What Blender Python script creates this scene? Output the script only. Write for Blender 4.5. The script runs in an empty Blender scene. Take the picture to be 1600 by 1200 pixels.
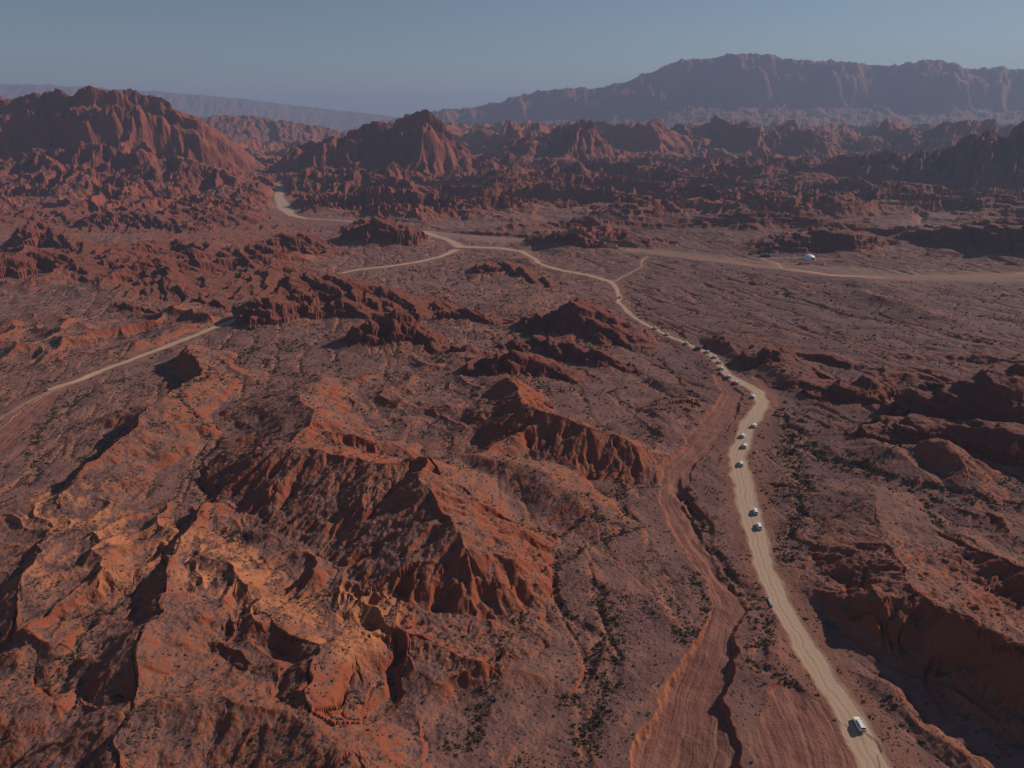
import bpy, bmesh, math, random, time
import numpy as np
from mathutils import Vector, Matrix
T0 = time.time()
R = math.radians
SC = bpy.context.scene
COL = SC.collection
f32 = np.float32

# ------------------------------------------------------------------ camera
F, CU, CV, PITCH, CAMH = 1109.0, 800.0, 600.0, R(20.5), 160.0
cd = bpy.data.cameras.new('camera'); cam = bpy.data.objects.new('camera', cd); COL.objects.link(cam)
cd.sensor_width = 36.0; cd.lens = F / 1600 * 36; cd.clip_end = 60000; cd.clip_start = 1.0
cam.location = (0, 0, CAMH); cam.rotation_euler = (R(90) - PITCH, 0, 0)
SC.camera = cam

# ------------------------------------------------------------------ sky, sun, exposure
SUN_ELEV, SUN_AZ = R(28), R(25)          # sun stands to the right (+X) and a little beyond (+Y)
w = bpy.data.worlds.new('World'); SC.world = w; w.use_nodes = True
nt = w.node_tree; nt.nodes.clear()
sky = nt.nodes.new('ShaderNodeTexSky'); sky.sky_type = 'NISHITA'; sky.sun_disc = False
sky.sun_elevation = SUN_ELEV; sky.sun_rotation = R(90) - SUN_AZ; sky.altitude = 900
sky.air_density = 1.0; sky.dust_density = 0.3; sky.ozone_density = 1.8
bg = nt.nodes.new('ShaderNodeBackground'); bg.inputs['Strength'].default_value = 0.056
wo = nt.nodes.new('ShaderNodeOutputWorld')
nt.links.new(sky.outputs[0], bg.inputs[0]); nt.links.new(bg.outputs[0], wo.inputs[0])
sd = bpy.data.lights.new('sun', 'SUN'); sun = bpy.data.objects.new('sun', sd); COL.objects.link(sun)
sd.energy = 4.9; sd.angle = R(0.5); sd.color = (1.0, 0.87, 0.74)
sdir = Vector((math.cos(SUN_ELEV) * math.cos(SUN_AZ), math.cos(SUN_ELEV) * math.sin(SUN_AZ), math.sin(SUN_ELEV)))
sun.rotation_euler = sdir.to_track_quat('Z', 'Y').to_euler(); sun.location = (300, 100, 300)
SC.view_settings.view_transform = 'Standard'; SC.view_settings.look = 'None'
SC.view_settings.exposure = -0.05; SC.view_settings.gamma = 1.0
SC.cycles.max_bounces = 5; SC.cycles.volume_bounces = 1; SC.cycles.diffuse_bounces = 2

# ------------------------------------------------------------------ pixel <-> place
CP, SP = math.cos(PITCH), math.sin(PITCH)
def ray(u, v):
    x = (u - CU) / F; y = (CV - v) / F
    return x, CP + y * SP, -SP + y * CP
def P2W(u, v, z=0.0):
    dx, dy, dz = ray(u, v); t = (z - CAMH) / dz
    return dx * t, dy * t
def atY(u, v, Y):
    dx, dy, dz = ray(u, v); t = Y / dy
    return dx * t, Y, CAMH + dz * t

# ------------------------------------------------------------------ noise
rng = np.random.RandomState(7)
_ang = rng.rand(256, 256) * 2 * np.pi
GXT, GYT = np.cos(_ang).astype(f32).ravel(), np.sin(_ang).astype(f32).ravel()
HXT, HYT = rng.rand(65536).astype(f32), rng.rand(65536).astype(f32)
def perlin(x, y):
    xf = np.floor(x); yf = np.floor(y)
    xi = xf.astype(np.int32); yi = yf.astype(np.int32)
    fx = (x - xf).astype(f32); fy = (y - yf).astype(f32)
    u = fx * fx * fx * (fx * (fx * 6 - 15) + 10); v = fy * fy * fy * (fy * (fy * 6 - 15) + 10)
    x0 = xi & 255; x1 = (xi + 1) & 255; y0 = (yi & 255) << 8; y1 = ((yi + 1) & 255) << 8
    def g(ix, iy, dx, dy):
        k = ix | iy
        return GXT[k] * dx + GYT[k] * dy
    a = g(x0, y0, fx, fy); b = g(x1, y0, fx - 1, fy); c = g(x0, y1, fx, fy - 1); d = g(x1, y1, fx - 1, fy - 1)
    a += u * (b - a); c += u * (d - c)
    return (a + v * (c - a)) * f32(1.5)
def fbm(x, y, wl, octs, gain=0.5, seed=0.0):
    s = 0; a = 1.0; f = 1.0 / wl
    for i in range(octs):
        s = s + a * perlin(x * f + seed + 17.3 * i, y * f - seed * 1.7 + 9.1 * i); a *= gain; f *= 2.03
    return s
def ridged(x, y, wl, octs, gain=0.5, seed=0.0):
    s = 0; a = 1.0; f = 1.0 / wl; n = 0
    for i in range(octs):
        r = 1 - np.abs(perlin(x * f + seed + 31.7 * i, y * f + seed + 5.9 * i)) * 1.6
        s = s + a * r * np.abs(r); n += a; a *= gain; f *= 2.05
    return s / n
def sstep(a, b, x):
    t = np.clip((x - a) / (b - a), 0, 1)
    return t * t * (3 - 2 * t)
def smax(a, b, k):
    h = np.clip(0.5 + 0.5 * (a - b) / k, 0, 1)
    return b + (a - b) * h + k * h * (1 - h)

# ------------------------------------------------------------------ the terrain grid (finer near the viewpoint)
Q = 1.0
sc_ = np.linspace(-0.86, 0.86, int(1320 * Q))
so = 0.86 + np.cumsum(np.geomspace(0.004, 0.16, 22))
S = np.concatenate([-so[::-1], sc_, so])
ys = [62.0]
while ys[-1] < 26000:
    y = ys[-1]
    k = 0.0075 if y < 110 else (0.0028 if y < 3200 else (0.0045 if y < 13500 else 0.06))
    ys.append(y + k * y / Q)
YR = np.array(ys)
K0 = 60.0
GY = np.repeat(YR[:, None], len(S), 1).astype(f32)
GX = (S[None, :] * (YR[:, None] + K0)).astype(f32)
NY, NX = GX.shape
print('grid', NY, NX, NY * NX)
def rows(y0, y1):
    return slice(max(0, int(np.searchsorted(YR, y0)) - 1), min(NY, int(np.searchsorted(YR, y1)) + 1))
def window(x0, x1, y0, y1):
    r = rows(y0, y1)
    ya, yb = max(YR[r.start], 62) + K0, max(YR[min(r.stop, NY) - 1], 62) + K0
    smin = min(x0 / ya, x0 / yb); smax_ = max(x1 / ya, x1 / yb)
    c = slice(max(0, int(np.searchsorted(S, smin)) - 1), min(NX, int(np.searchsorted(S, smax_)) + 1))
    return r, c
def grad(z):
    zs = np.gradient(z, S.astype(f32), axis=1)
    zx = zs / (GY + f32(K0))
    zy = np.gradient(z, YR.astype(f32), axis=0) - zx * S[None, :].astype(f32)
    return zx.astype(f32), zy.astype(f32)

# warped coordinates for the landforms
WX = GX.copy(); WY = GY.copy()
rn = rows(0, 1500)
for wl, am, sd_ in ((55, 9, 1.3), (17, 3.2, 4.4), (6, 1.0, 8.8)):
    WX[rn] += am * perlin(GX[rn] / wl + sd_, GY[rn] / wl); WY[rn] += am * perlin(GX[rn] / wl, GY[rn] / wl + sd_ + 40)
fw = sstep(900, 1500, GY).astype(f32)
rf = rows(900, 26000)
for wl, am, sd_ in ((420, 70, 2.3), (140, 20, 5.4), (50, 5, 9.9)):
    WX[rf] += fw[rf] * am * perlin(GX[rf] / wl + sd_, GY[rf] / wl); WY[rf] += fw[rf] * am * perlin(GX[rf] / wl, GY[rf] / wl + sd_ + 40)
RX = GX.copy(); RY = GY.copy()          # gently warped, for roads and washes
for wl, am, sd_ in ((22, 1.3, 3.3), (7, 0.6, 6.1)):
    RX[rn] += am * perlin(GX[rn] / wl + sd_, GY[rn] / wl); RY[rn] += am * perlin(GX[rn] / wl, GY[rn] / wl + sd_ + 20)

def polydist(pts, reach, X, Y):
    """pts: list of (x, y, *values). -> window, distance, signed side, interpolated values"""
    P = np.array(pts, float); reach = reach + (4 if X is RX else (18 if P[:, 1].min() < 1250 else 110))
    r, c = window(P[:, 0].min() - reach, P[:, 0].max() + reach, P[:, 1].min() - reach, P[:, 1].max() + reach)
    x = X[r, c]; y = Y[r, c]
    best = np.full(x.shape, 1e9, f32); side = np.zeros(x.shape, f32)
    vals = [np.zeros(x.shape, f32) for _ in range(P.shape[1] - 2)]
    for a, b in zip(P[:-1], P[1:]):
        ex, ey = b[0] - a[0], b[1] - a[1]; L2 = ex * ex + ey * ey + 1e-9
        t = np.clip(((x - a[0]) * ex + (y - a[1]) * ey) / L2, 0, 1).astype(f32)
        dx = x - (a[0] + t * ex); dy = y - (a[1] + t * ey)
        d = dx * dx + dy * dy
        m = d < best
        best = np.where(m, d, best)
        side = np.where(m, np.sign(ex * dy - ey * dx), side)
        for i, vv in enumerate(vals):
            vals[i] = np.where(m, a[2 + i] + t * (b[2 + i] - a[2 + i]), vv)
    return (r, c), np.sqrt(best), side, vals

# ------------------------------------------------------------------ base level
Z = (1.6 * fbm(GX, GY, 210, 2, seed=3.1)).astype(f32)
Z += sstep(1100, 3000, GY) * 14
Zbase = Z.copy()
ROCK = np.zeros_like(Z); OCH = np.zeros_like(Z); GUL = np.full_like(Z, 0.12); SMO = np.zeros_like(Z)
ID = np.zeros(Z.shape, np.int16)         # 0 = ground
NAMES = {0: ('ground', 'wide red and mauve gravel desert floor with low eroded badland hills', 'structure', None)}
def new_id(*a):
    k = len(NAMES); NAMES[k] = a; return k

def stroke(pts, rad, field, val, soft=0.5):
    (wn, d, s_, v) = polydist([P2W(u, v_) for u, v_ in pts], rad * 1.2, WX, WY)
    m = 1 - sstep(rad * soft, rad, d)
    field[wn] = field[wn] + (val - field[wn]) * m
    return wn, m

# broad swells under the badlands left of the road
def badland(pts, rad, amp, wl, seed, lift=0.0, octs=2, gul=.5):
    wn, d, s_, v = polydist([P2W(u, v_) for u, v_ in pts], rad * 1.2, WX, WY)
    m = 1 - sstep(rad * 0.35, rad, d)
    n = ridged(WX[wn], WY[wn], wl, octs, 0.45, seed)
    Z[wn] += m * (lift + amp * np.clip(n - 0.15, 0, 2))
    GUL[wn] = np.maximum(GUL[wn], m * gul)
badland([(60, 1000), (250, 1060), (420, 1020), (560, 1040)], 75, 8, 62, 2.2, 0)
badland([(60, 830), (250, 850), (420, 930)], 45, 6, 42, 7.7)
badland([(0, 520), (120, 540), (260, 500)], 70, 12, 70, 5.1)
badland([(560, 620), (720, 640), (700, 560)], 50, 4.5, 38, 11.7)
badland([(1480, 760), (1560, 840), (1600, 950)], 60, 7, 60, 21.7)
badland([(30, 420), (200, 410), (330, 420)], 170, 20, 110, 15.3, 3, 3, .6)
badland([(40, 330), (200, 320), (360, 330)], 260, 30, 150, 12.9, 5, 3, .6)

# ------------------------------------------------------------------ ridges: (u, v of the crest, height), widths left / right of the travel direction
def ridge(pts, wl, wr, p=1.25, k=1.6, gul=0.7, wid=None, jag=0.0):
    q = []
    for u, v, h in pts:
        x, y = P2W(u, v, h); q.append((x, y, h))
    wn, d, side, (h,) = polydist(q, max(wl, wr) * 1.15, WX, WY)
    ww = np.where(side > 0, wl, wr) * (0.55 + 0.45 * h / max(a[2] for a in q))
    t = np.clip(1 - np.sqrt(d * d + (0.6 if gul >= 1 else 7.0)) / ww, 0, 1)
    if jag: h = h * (1 + jag * fbm(GX[wn], GY[wn], 14, 3))
    zr = h * t ** p + Zbase[wn] - k * (1 - sstep(0, .22, t))
    on = t > 0
    Z[wn] = np.where(on, smax(Z[wn], zr, k), Z[wn])
    GUL[wn] = np.where(on, np.maximum(GUL[wn], gul * sstep(0, 0.15, t)), GUL[wn]) if gul > 0.3 else np.where(t > 0.05, gul, GUL[wn])
    if wid is not None:
        ID[wn] = np.where((t > 0.12) & (zr > Z[wn] - 3), wid, ID[wn])

ridge([(445, 690, 15), (500, 700, 17), (600, 727, 19), (672, 716, 22), (686, 770, 20), (735, 868, 16), (742, 910, 11), (752, 965, 3)], 46, 52, 1.2, gul=1.35)
ridge([(490, 700, 16), (440, 760, 10), (400, 800, 3)], 16, 22, 1.1)
ridge([(600, 727, 18), (560, 790, 11), (520, 850, 3)], 16, 20, 1.1)
ridge([(672, 722, 20), (640, 800, 13), (590, 880, 4)], 14, 20, 1.1)
ridge([(690, 790, 18), (665, 870, 10), (640, 930, 3)], 12, 16, 1.1)
ridge([(735, 868, 15), (715, 930, 7), (700, 965, 2)], 10, 14, 1.1)
ridge([(800, 592, 13), (822, 625, 17), (880, 648, 17), (925, 668, 16), (1000, 690, 10), (1062, 702, 4)], 26, 36, 1.15, gul=1.3)
ridge([(880, 650, 16), (930, 700, 10), (950, 735, 4)], 12, 12, 1.0)
ridge([(940, 672, 15), (985, 705, 8), (1000, 722, 3)], 8, 10, 1.0)
ridge([(970, 682, 12), (1025, 712, 5)], 8, 8, 1.0)
ridge([(880, 650, 15), (830, 662, 14), (770, 690, 12), (745, 702, 12), (700, 712, 14)], 22, 24, 1.2)
ridge([(745, 702, 13), (830, 730, 13), (900, 785, 9), (925, 835, 3)], 30, 34, 1.0, gul=0.2)
ridge([(490, 588, 9), (470, 603, 12), (492, 648, 14), (468, 685, 15), (447, 692, 15)], 34, 42, 1.2)
ridge([(492, 648, 13), (420, 668, 9), (350, 690, 3)], 13, 15, 1.1, gul=0.3)
ridge([(468, 605, 11), (420, 622, 8), (375, 640, 3)], 12, 14, 1.1)
ridge([(490, 668, 13), (560, 672, 10), (620, 690, 5)], 18, 20, 1.1)
ridge([(298, 538, 12), (300, 575, 12), (242, 628, 12), (196, 682, 11), (150, 728, 9), (106, 778, 4)], 34, 12, 1.1)
ridge([(196, 682, 11), (250, 664, 10), (312, 668, 5)], 14, 16, 1.1)
ridge([(300, 548, 12), (350, 565, 9), (395, 592, 3)], 20, 18, 1.1)
ridge([(242, 628, 11), (190, 640, 7), (150, 655, 2)], 10, 12, 1.1)
ridge([(310, 778, 9), (285, 830, 8), (266, 868, 6)], 20, 9, 1.1)
ridge([(330, 860, 9), (380, 895, 9), (400, 925, 5)], 20, 16, 1.2)
ridge([(52, 832, 8), (45, 905, 9), (30, 960, 6)], 30, 16, 1.15)
ridge([(45, 905, 9), (100, 890, 8), (160, 925, 3)], 14, 16, 1.1)
ridge([(250, 890, 9), (262, 950, 11), (205, 1005, 11), (192, 1050, 11), (183, 1100, 10), (180, 1190, 9)], 34, 20, 1.2)
ridge([(183, 1100, 10), (240, 1116, 11), (330, 1110, 10), (430, 1125, 10), (530, 1150, 9), (545, 1230, 5)], 26, 30, 1.15)
ridge([(410, 932, 7), (470, 985, 9), (515, 1010, 10), (462, 1075, 12), (470, 1112, 11), (545, 1112, 7), (575, 1085, 3)], 28, 16, 1.15)
ridge([(515, 1010, 10), (560, 1000, 9), (625, 1000, 5)], 18, 16, 1.1)
ridge([(595, 980, 8), (560, 1005, 6)], 16, 9, 1.1)
ridge([(430, 960, 7), (500, 950, 6), (560, 975, 3)], 16, 14, 1.1)
ridge([(20, 1030, 7), (80, 1000, 6), (120, 1005, 3)], 16, 16, 1.1)
ridge([(0, 1080, 8), (70, 1090, 7), (120, 1060, 3)], 18, 18, 1.1)
# right of the road
ridge([(1252, 925, 3), (1330, 942, 7), (1400, 945, 11), (1455, 932, 13), (1500, 958, 15), (1600, 1000, 18), (1720, 1040, 20)], 60, 20, 1.0, gul=1.6)
ridge([(1325, 945, 7), (1345, 985, 3)], 8, 9, 1.0, gul=1)
ridge([(1395, 948, 11), (1412, 990, 7), (1420, 1025, 2)], 9, 11, 1.0, gul=1)
ridge([(1430, 940, 11), (1462, 1010, 7), (1470, 1045, 2)], 8, 10, 1.0, gul=1)
ridge([(1455, 940, 13), (1500, 1000, 10), (1515, 1045, 4)], 10, 12, 1.0)
ridge([(1540, 972, 16), (1590, 1040, 9), (1590, 1075, 4)], 14, 14, 1.0)
ridge([(1285, 762, 4), (1368, 775, 7), (1378, 828, 9), (1425, 890, 12), (1452, 935, 13)], 40, 30, 1.1, gul=0.5)
ridge([(1378, 828, 8), (1310, 838, 4), (1265, 835, 1)], 10, 13, 1.1, gul=0.3)
ridge([(1470, 838, 7), (1545, 862, 12), (1600, 880, 14), (1700, 900, 16)], 36, 22, 1.1)
ridge([(1380, 700, 9), (1450, 745, 6), (1500, 790, 3)], 30, 30, 1.1, gul=0.5)
ridge([(1490, 690, 15), (1520, 740, 9), (1530, 790, 4)], 30, 28, 1.1, gul=0.7)
ridge([(1330, 1035, 2), (1400, 1060, 3), (1450, 1100, 3), (1520, 1170, 3)], 6, 8, 1.1, k=.8)
ridge([(1180, 965, 2.5), (1200, 1010, 3), (1235, 1080, 2.5), (1250, 1110, 1)], 9, 14, 1.0, k=.8)
ridge([(1155, 985, 1.5), (1150, 1010, 2), (1185, 1060, 1.5), (1200, 1100, 1)], 8, 9, 1.0, k=.8)
ridge([(1065, 625, 6), (1052, 640, 6), (1060, 665, 3)], 22, 22, 1.1, gul=.3)
ridge([(1130, 520, 9), (1145, 540, 6), (1165, 552, 3)], 22, 20, 1.1)
ridge([(1205, 548, 10), (1250, 580, 7), (1300, 610, 3)], 30, 34, 1.1)
ridge([(1340, 455, 5), (1400, 470, 7), (1440, 480, 6), (1500, 500, 3)], 34, 34, 1.1, gul=.6)
ridge([(1280, 430, 4), (1340, 432, 6), (1400, 450, 4)], 26, 30, 1.1, gul=.5)
ridge([(1050, 425, 2), (1100, 420, 4), (1130, 430, 2)], 24, 20, 1.1, gul=.4)
ridge([(980, 445, 1.5), (1030, 448, 3), (1060, 460, 1.5)], 16, 16, 1.1, gul=.3)
ridge([(790, 400, 5), (840, 405, 7), (880, 425, 2)], 30, 26, 1.1)
ridge([(700, 470, 4), (820, 470, 6), (860, 455, 4)], 50, 40, 1.0, gul=.4)
ridge([(560, 350, 10), (500, 362, 8), (440, 380, 6)], 60, 60, 1.1)
# ------------------------------------------------------------------ mid distance hills
ridge([(730, 357, 10), (800, 358, 12), (860, 353, 20), (900, 347, 26), (960, 352, 24), (1012, 368, 10)], 70, 42, 1.0, jag=.35)
ridge([(545, 352, 12), (590, 338, 30), (620, 345, 26), (650, 358, 8)], 70, 50, 1.05, jag=.3)
ridge([(590, 333, 8), (650, 327, 18), (720, 330, 12), (800, 340, 6)], 80, 45, 1.0, jag=.3)
ridge([(1150, 378, 4), (1220, 366, 18), (1300, 352, 28), (1330, 357, 24), (1400, 378, 6)], 100, 60, 1.0, jag=.3)
ridge([(1185, 330, 10), (1215, 316, 24), (1290, 321, 20), (1410, 330, 8)], 120, 60, 1.0, jag=.25)
ridge([(1430, 355, 16), (1500, 350, 26), (1560, 346, 32), (1680, 348, 36)], 150, 60, 1.0, jag=.3)
ridge([(440, 308, 16), (520, 302, 26), (620, 306, 26), (700, 312, 22), (800, 320, 12)], 130, 60, 1.0, jag=.35)
ridge([(330, 300, 30), (380, 312, 22), (420, 335, 8)], 90, 60, 1.1, jag=.3)
# badland belts toward the mountains
def belt(y0, y1, u0, u1, amp, wl, seed, lift):
    r = rows(y0 * 0.9, y1 * 1.1)
    x, y = GX[r], GY[r]
    uu = CU + F * x / (y * CP + CAMH * SP)
    m = sstep(y0 * .92, y0 * 1.06, y + 0.25 * wl * perlin(x / wl, y / wl)) * (1 - sstep(y1 * .95, y1 * 1.08, y)) * sstep(u0 - 60, u0 + 40, uu) * (1 - sstep(u1 - 40, u1 + 60, uu))
    n = ridged(WX[r], WY[r], wl, 3, 0.45, seed)
    Z[r] += m * (lift + amp * np.clip(n - 0.1, 0, 2))
    GUL[r] = np.maximum(GUL[r], m)
belt(1250, 2600, 760, 2400, 22, 190, 4.1, 0)
def scarps(y0, y1, u0, u1, amp, wl, seed, st, gul=.8):
    r = rows(y0 * .9, y1 * 1.1); x, y = GX[r], GY[r]
    uu = CU + F * x / (y * CP + CAMH * SP)
    m = sstep(y0 * .94, y0 * 1.08, y) * (1 - sstep(y1 * .92, y1 * 1.06, y)) * sstep(u0 - 60, u0 + 60, uu) * (1 - sstep(u1 - 60, u1 + 60, uu))
    n = ridged(WX[r] / st + .1 * WY[r], WY[r], wl, 3, .45, seed); n2 = .5 + .5 * perlin(x / 260, y / 260 + seed)
    k_ = m * np.clip(n - .28, 0, 2) * np.clip(n2 * 1.6, .25, 1.3)
    Z[r] += amp * k_; GUL[r] = np.maximum(GUL[r], gul * np.clip(k_ * 4, 0, 1)); ROCK[r] = np.maximum(ROCK[r], np.clip(k_ * 3 - .2, 0, .8))
scarps(1060, 1900, 560, 2600, 46, 150, 3.7, 2.8)
scarps(1400, 2300, 480, 2600, 50, 210, 13.7, 2.4)
scarps(330, 1000, 1130, 2600, 11, 80, 23.7, 3.2, .25)
belt(1750, 3200, -900, 2600, 34, 230, 8.3, 4)
belt(2700, 5600, 560, 3000, 150, 520, 2.9, 15)
belt(2900, 4200, -1400, 560, 60, 380, 6.9, 5)

# ------------------------------------------------------------------ mountains: crest (u, v, distance)
def mountain(pts, wf, wb, p, wid, k=14, jag=0.06, jwl=60, cliff=None):
    mv = cliff is not None
    q = [atY(*a) for a in pts]
    q = [(x, y, h) for x, y, h in q]
    wn, d, side, (h,) = polydist(q, max(wf, wb) * 1.1, WX, WY)
    hm = max(a[2] for a in q)
    ww = np.where(side > 0, wb, wf) * (0.35 + 0.65 * np.clip(h / hm, 0, 1))
    t = np.clip(1 - d / ww, 0, 1)
    h = h * (1 + jag * fbm(GX[wn], GY[wn], jwl, 3))
    if cliff: t = np.clip(t + .09 * fbm(GX[wn], GY[wn], jwl * 2, 3, .6) * sstep(1.0, .9, t) * (side <= 0), 0, 1)
    pr = t ** p
    if cliff: pr = np.where(side > 0, pr, (.88 - cliff[2]) * t ** p + cliff[2] * sstep(cliff[0], cliff[1], t) + .12 * sstep(.93, .97, t))
    zr = h * pr - k * (1 - sstep(0, .12, t))
    up = (zr > Z[wn] - k * .3) & (t > 0.05)
    Z[wn] = np.where(t > 0, smax(Z[wn], zr, k), Z[wn])
    GUL[wn] = np.maximum(GUL[wn], sstep(0, .1, t) * 1.0)
    if wid is not None: ID[wn] = np.where(up & (zr > 8), wid, ID[wn])

def D(pts, Y): return [(u, v, Y) for u, v in pts]
m6 = new_id('mountain', 'pale blue hazy mountain range low on the horizon at the left, farthest of all', 'structure', None)
m5 = new_id('mountain', 'long hazy violet mountain range with a fluted cliff wall along the right horizon', 'structure', None)
m7 = new_id('mountain', 'low violet range in the gap between the big left massif and the pointed central peak', 'structure', None)
m3b = new_id('mountain', 'line of low serrated peaks right of centre in front of the long cliff range', 'structure', None)
m3 = new_id('mountain', 'jagged dark peak just right of the pointed central mountain', 'structure', None)
m2 = new_id('mountain', 'pointed central red mountain with furrowed flanks beyond the pale road bend', 'structure', None)
m1 = new_id('mountain', 'broad massive red mountain with furrowed walls at the left', 'structure', None)
m8 = new_id('mountain', 'dark jagged bluffs at the right edge below the hazy cliff range', 'structure', None)
mountain(D([(-300, 122), (-100, 126), (0, 130), (60, 132), (150, 135), (280, 145), (350, 152), (430, 160), (520, 171), (620, 182), (720, 190)], 12000), 1800, 1500, 1.0, m6, 60, .03, 500)
mountain(D([(560, 200), (640, 180), (672, 172), (720, 168), (760, 162), (800, 152), (850, 140), (905, 135), (925, 141), (960, 130), (1010, 115), (1050, 95), (1090, 92), (1130, 85), (1190, 83), (1240, 92), (1300, 94), (1380, 100), (1440, 95), (1460, 90), (1490, 100), (1520, 108), (1560, 105), (1640, 108), (1800, 112), (2200, 120)], 6800), 2100, 1200, 1.15, m5, 40, .03, 260, cliff=(.78, .90, .36))
mountain(D([(-80, 160), (0, 152), (30, 160), (200, 175), (340, 180), (385, 180), (440, 187), (500, 196), (560, 208), (640, 225)], 3900), 700, 500, 1.0, m7, 25, .08, 160)
mountain(D([(960, 245), (1010, 222), (1050, 202), (1075, 196), (1100, 210), (1140, 216), (1180, 202), (1220, 199), (1280, 205), (1330, 216), (1400, 206), (1440, 206), (1500, 218), (1600, 215), (1800, 215)], 3000), 480, 400, 1.05, m3b, 16, .14, 90)
mountain(D([(745, 255), (768, 222), (800, 210), (830, 202), (872, 190), (890, 180), (915, 190), (932, 207), (955, 228), (990, 245)], 2450), 400, 300, 1.1, m3, 14, .10, 60, cliff=(.66, .86, .28))
mountain(D([(425, 290), (455, 245), (470, 224), (520, 206), (540, 193), (560, 187), (590, 190), (612, 178), (640, 170), (664, 178), (690, 202), (702, 216), (735, 238), (790, 262)], 2050), 380, 300, 1.1, m2, 12, .08, 60, cliff=(.68, .86, .28))
mountain([(455, 268, 1780), (480, 258, 1750), (520, 262, 1700), (560, 264, 1650), (600, 276, 1640)], 130, 160, 1.0, m2, 8, .1, 40)
mountain(D([(-260, 210), (-60, 190), (-5, 178), (22, 160), (60, 145), (112, 139), (140, 143), (180, 138), (215, 134), (235, 138), (250, 132), (263, 142), (290, 160), (330, 176), (370, 202), (410, 238), (432, 265), (442, 288)], 1950), 470, 320, 1.0, m1, 12, .05, 80, cliff=(.66, .84, .34))
mountain([(60, 230, 1750), (120, 222, 1700), (200, 228, 1660), (270, 235, 1640), (340, 250, 1600), (390, 275, 1560)], 230, 200, 1.05, m1, 12, .1, 60)
mountain([(-60, 240, 1650), (20, 235, 1600), (80, 250, 1560), (150, 262, 1520), (230, 270, 1480)], 200, 180, 1.05, m1, 12, .1, 60)
mountain([(1240, 262, 1900), (1300, 240, 1900), (1330, 240, 1880), (1385, 228, 1860), (1420, 232, 1850), (1470, 218, 1820), (1492, 204, 1800), (1505, 210, 1800), (1522, 190, 1780), (1538, 200, 1780), (1550, 210, 1780), (1580, 186, 1760), (1602, 180, 1750), (1700, 172, 1750), (1850, 170, 1750)], 260, 260, 0.9, m8, 10, .12, 50)

# ------------------------------------------------------------------ gullies that run down the slopes
G0X, G0Y = grad(Z)
def blur(a, k):
    for _ in range(k):
        a[1:-1] = (a[:-2] + a[1:-1] * 2 + a[2:]) / 4; a[:, 1:-1] = (a[:, :-2] + a[:, 1:-1] * 2 + a[:, 2:]) / 4
blur(G0X, 5); blur(G0Y, 5)
def gully(z, wl, amp, msk, r, sharp=0.0):
    zx, zy = grad(z); zx = .72 * G0X[r] + .28 * np.clip(zx[r], -1, 1); zy = .72 * G0Y[r] + .28 * np.clip(zy[r], -1, 1)
    sl = np.sqrt(zx * zx + zy * zy) + 1e-6
    tx, ty = -zy / sl, zx / sl             # across the slope
    x = GX[r] / wl; y = GY[r] / wl
    xf = np.floor(x); yf = np.floor(y); xi = xf.astype(np.int32); yi = yf.astype(np.int32)
    fx = (x - xf).astype(f32); fy = (y - yf).astype(f32)
    acc = np.zeros(fx.shape, f32); wt = np.zeros(fx.shape, f32)
    for i in (-1, 0, 1):
        for j in (-1, 0, 1):
            k = ((xi + i) & 255) | (((yi + j) & 255) << 8)
            vx = fx - i - HXT[k]; vy = fy - j - HYT[k]
            d2 = vx * vx + vy * vy
            ww = np.exp(-d2 * f32(2.6)) ; ww = np.where(d2 < 2.4, ww, 0)
            acc += ww * np.cos((vx * tx + vy * ty) * f32(2 * np.pi)); wt += ww
    g = acc / (wt + 1e-4)
    if sharp: g = g * (1 - sharp) + sharp * (1 - 2 * np.abs(g) ** 0.8)
    z[r] += amp * wl * np.minimum(sl, 0.65) * msk[r] * (g - 0.25)
    return z
GUL = np.clip(GUL, 0, 1.6)
allr = rows(0, 26000)
farm = GUL * sstep(1100, 1500, GY)
midm = GUL * sstep(330, 700, GY)
gully(Z, 420, .10, farm * sstep(3000, 5000, GY), rows(2500, 14000), 0.2)
for wl, amp, y0 in ((260, .15, 1200), (130, .16, 1200), (64, .15, 1100), (33, .11, 800)):
    gully(Z, wl, amp, farm if wl > 60 else midm, rows(y0, 14000), 0.25)
nearm = GUL * (1 - sstep(3000, 4200, GY))
gully(Z, 24, .10, GUL * (1 - sstep(1200, 1800, GY)), rows(0, 1900), .2)
gully(Z, 13, .18, nearm * (1 - .55 * sstep(900, 1500, GY)), rows(0, 4200), .3)
gully(Z, 7, .12, nearm * (1 - .6 * sstep(1000, 1400, GY)), rows(0, 2600), .3)
gully(Z, 3.8, .09, nearm, rows(0, 900))

print('gullies', time.time() - T0)

MAS = np.isin(ID, (m1, m2, m3, m3b, m5, m7, m8)).astype(f32)
rq = rows(1300, 8000)
xq, yq = WX[rq], WY[rq]; far_s = np.clip(GY[rq] / 2000, .8, 3)
Z[rq] += MAS[rq] * far_s * (9 * (ridged(xq / far_s, yq / far_s, 58, 3, .55, 61.3) - .35) + 2.2 * perlin(xq / 17, yq / 17))
gully(Z, 34, .10, MAS, rq, .2)
gully(Z, 95, .13, (ID == m5).astype(f32), rows(4500, 8200), .2); gully(Z, 48, .10, (ID == m5).astype(f32), rows(4500, 8200), .2)
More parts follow.
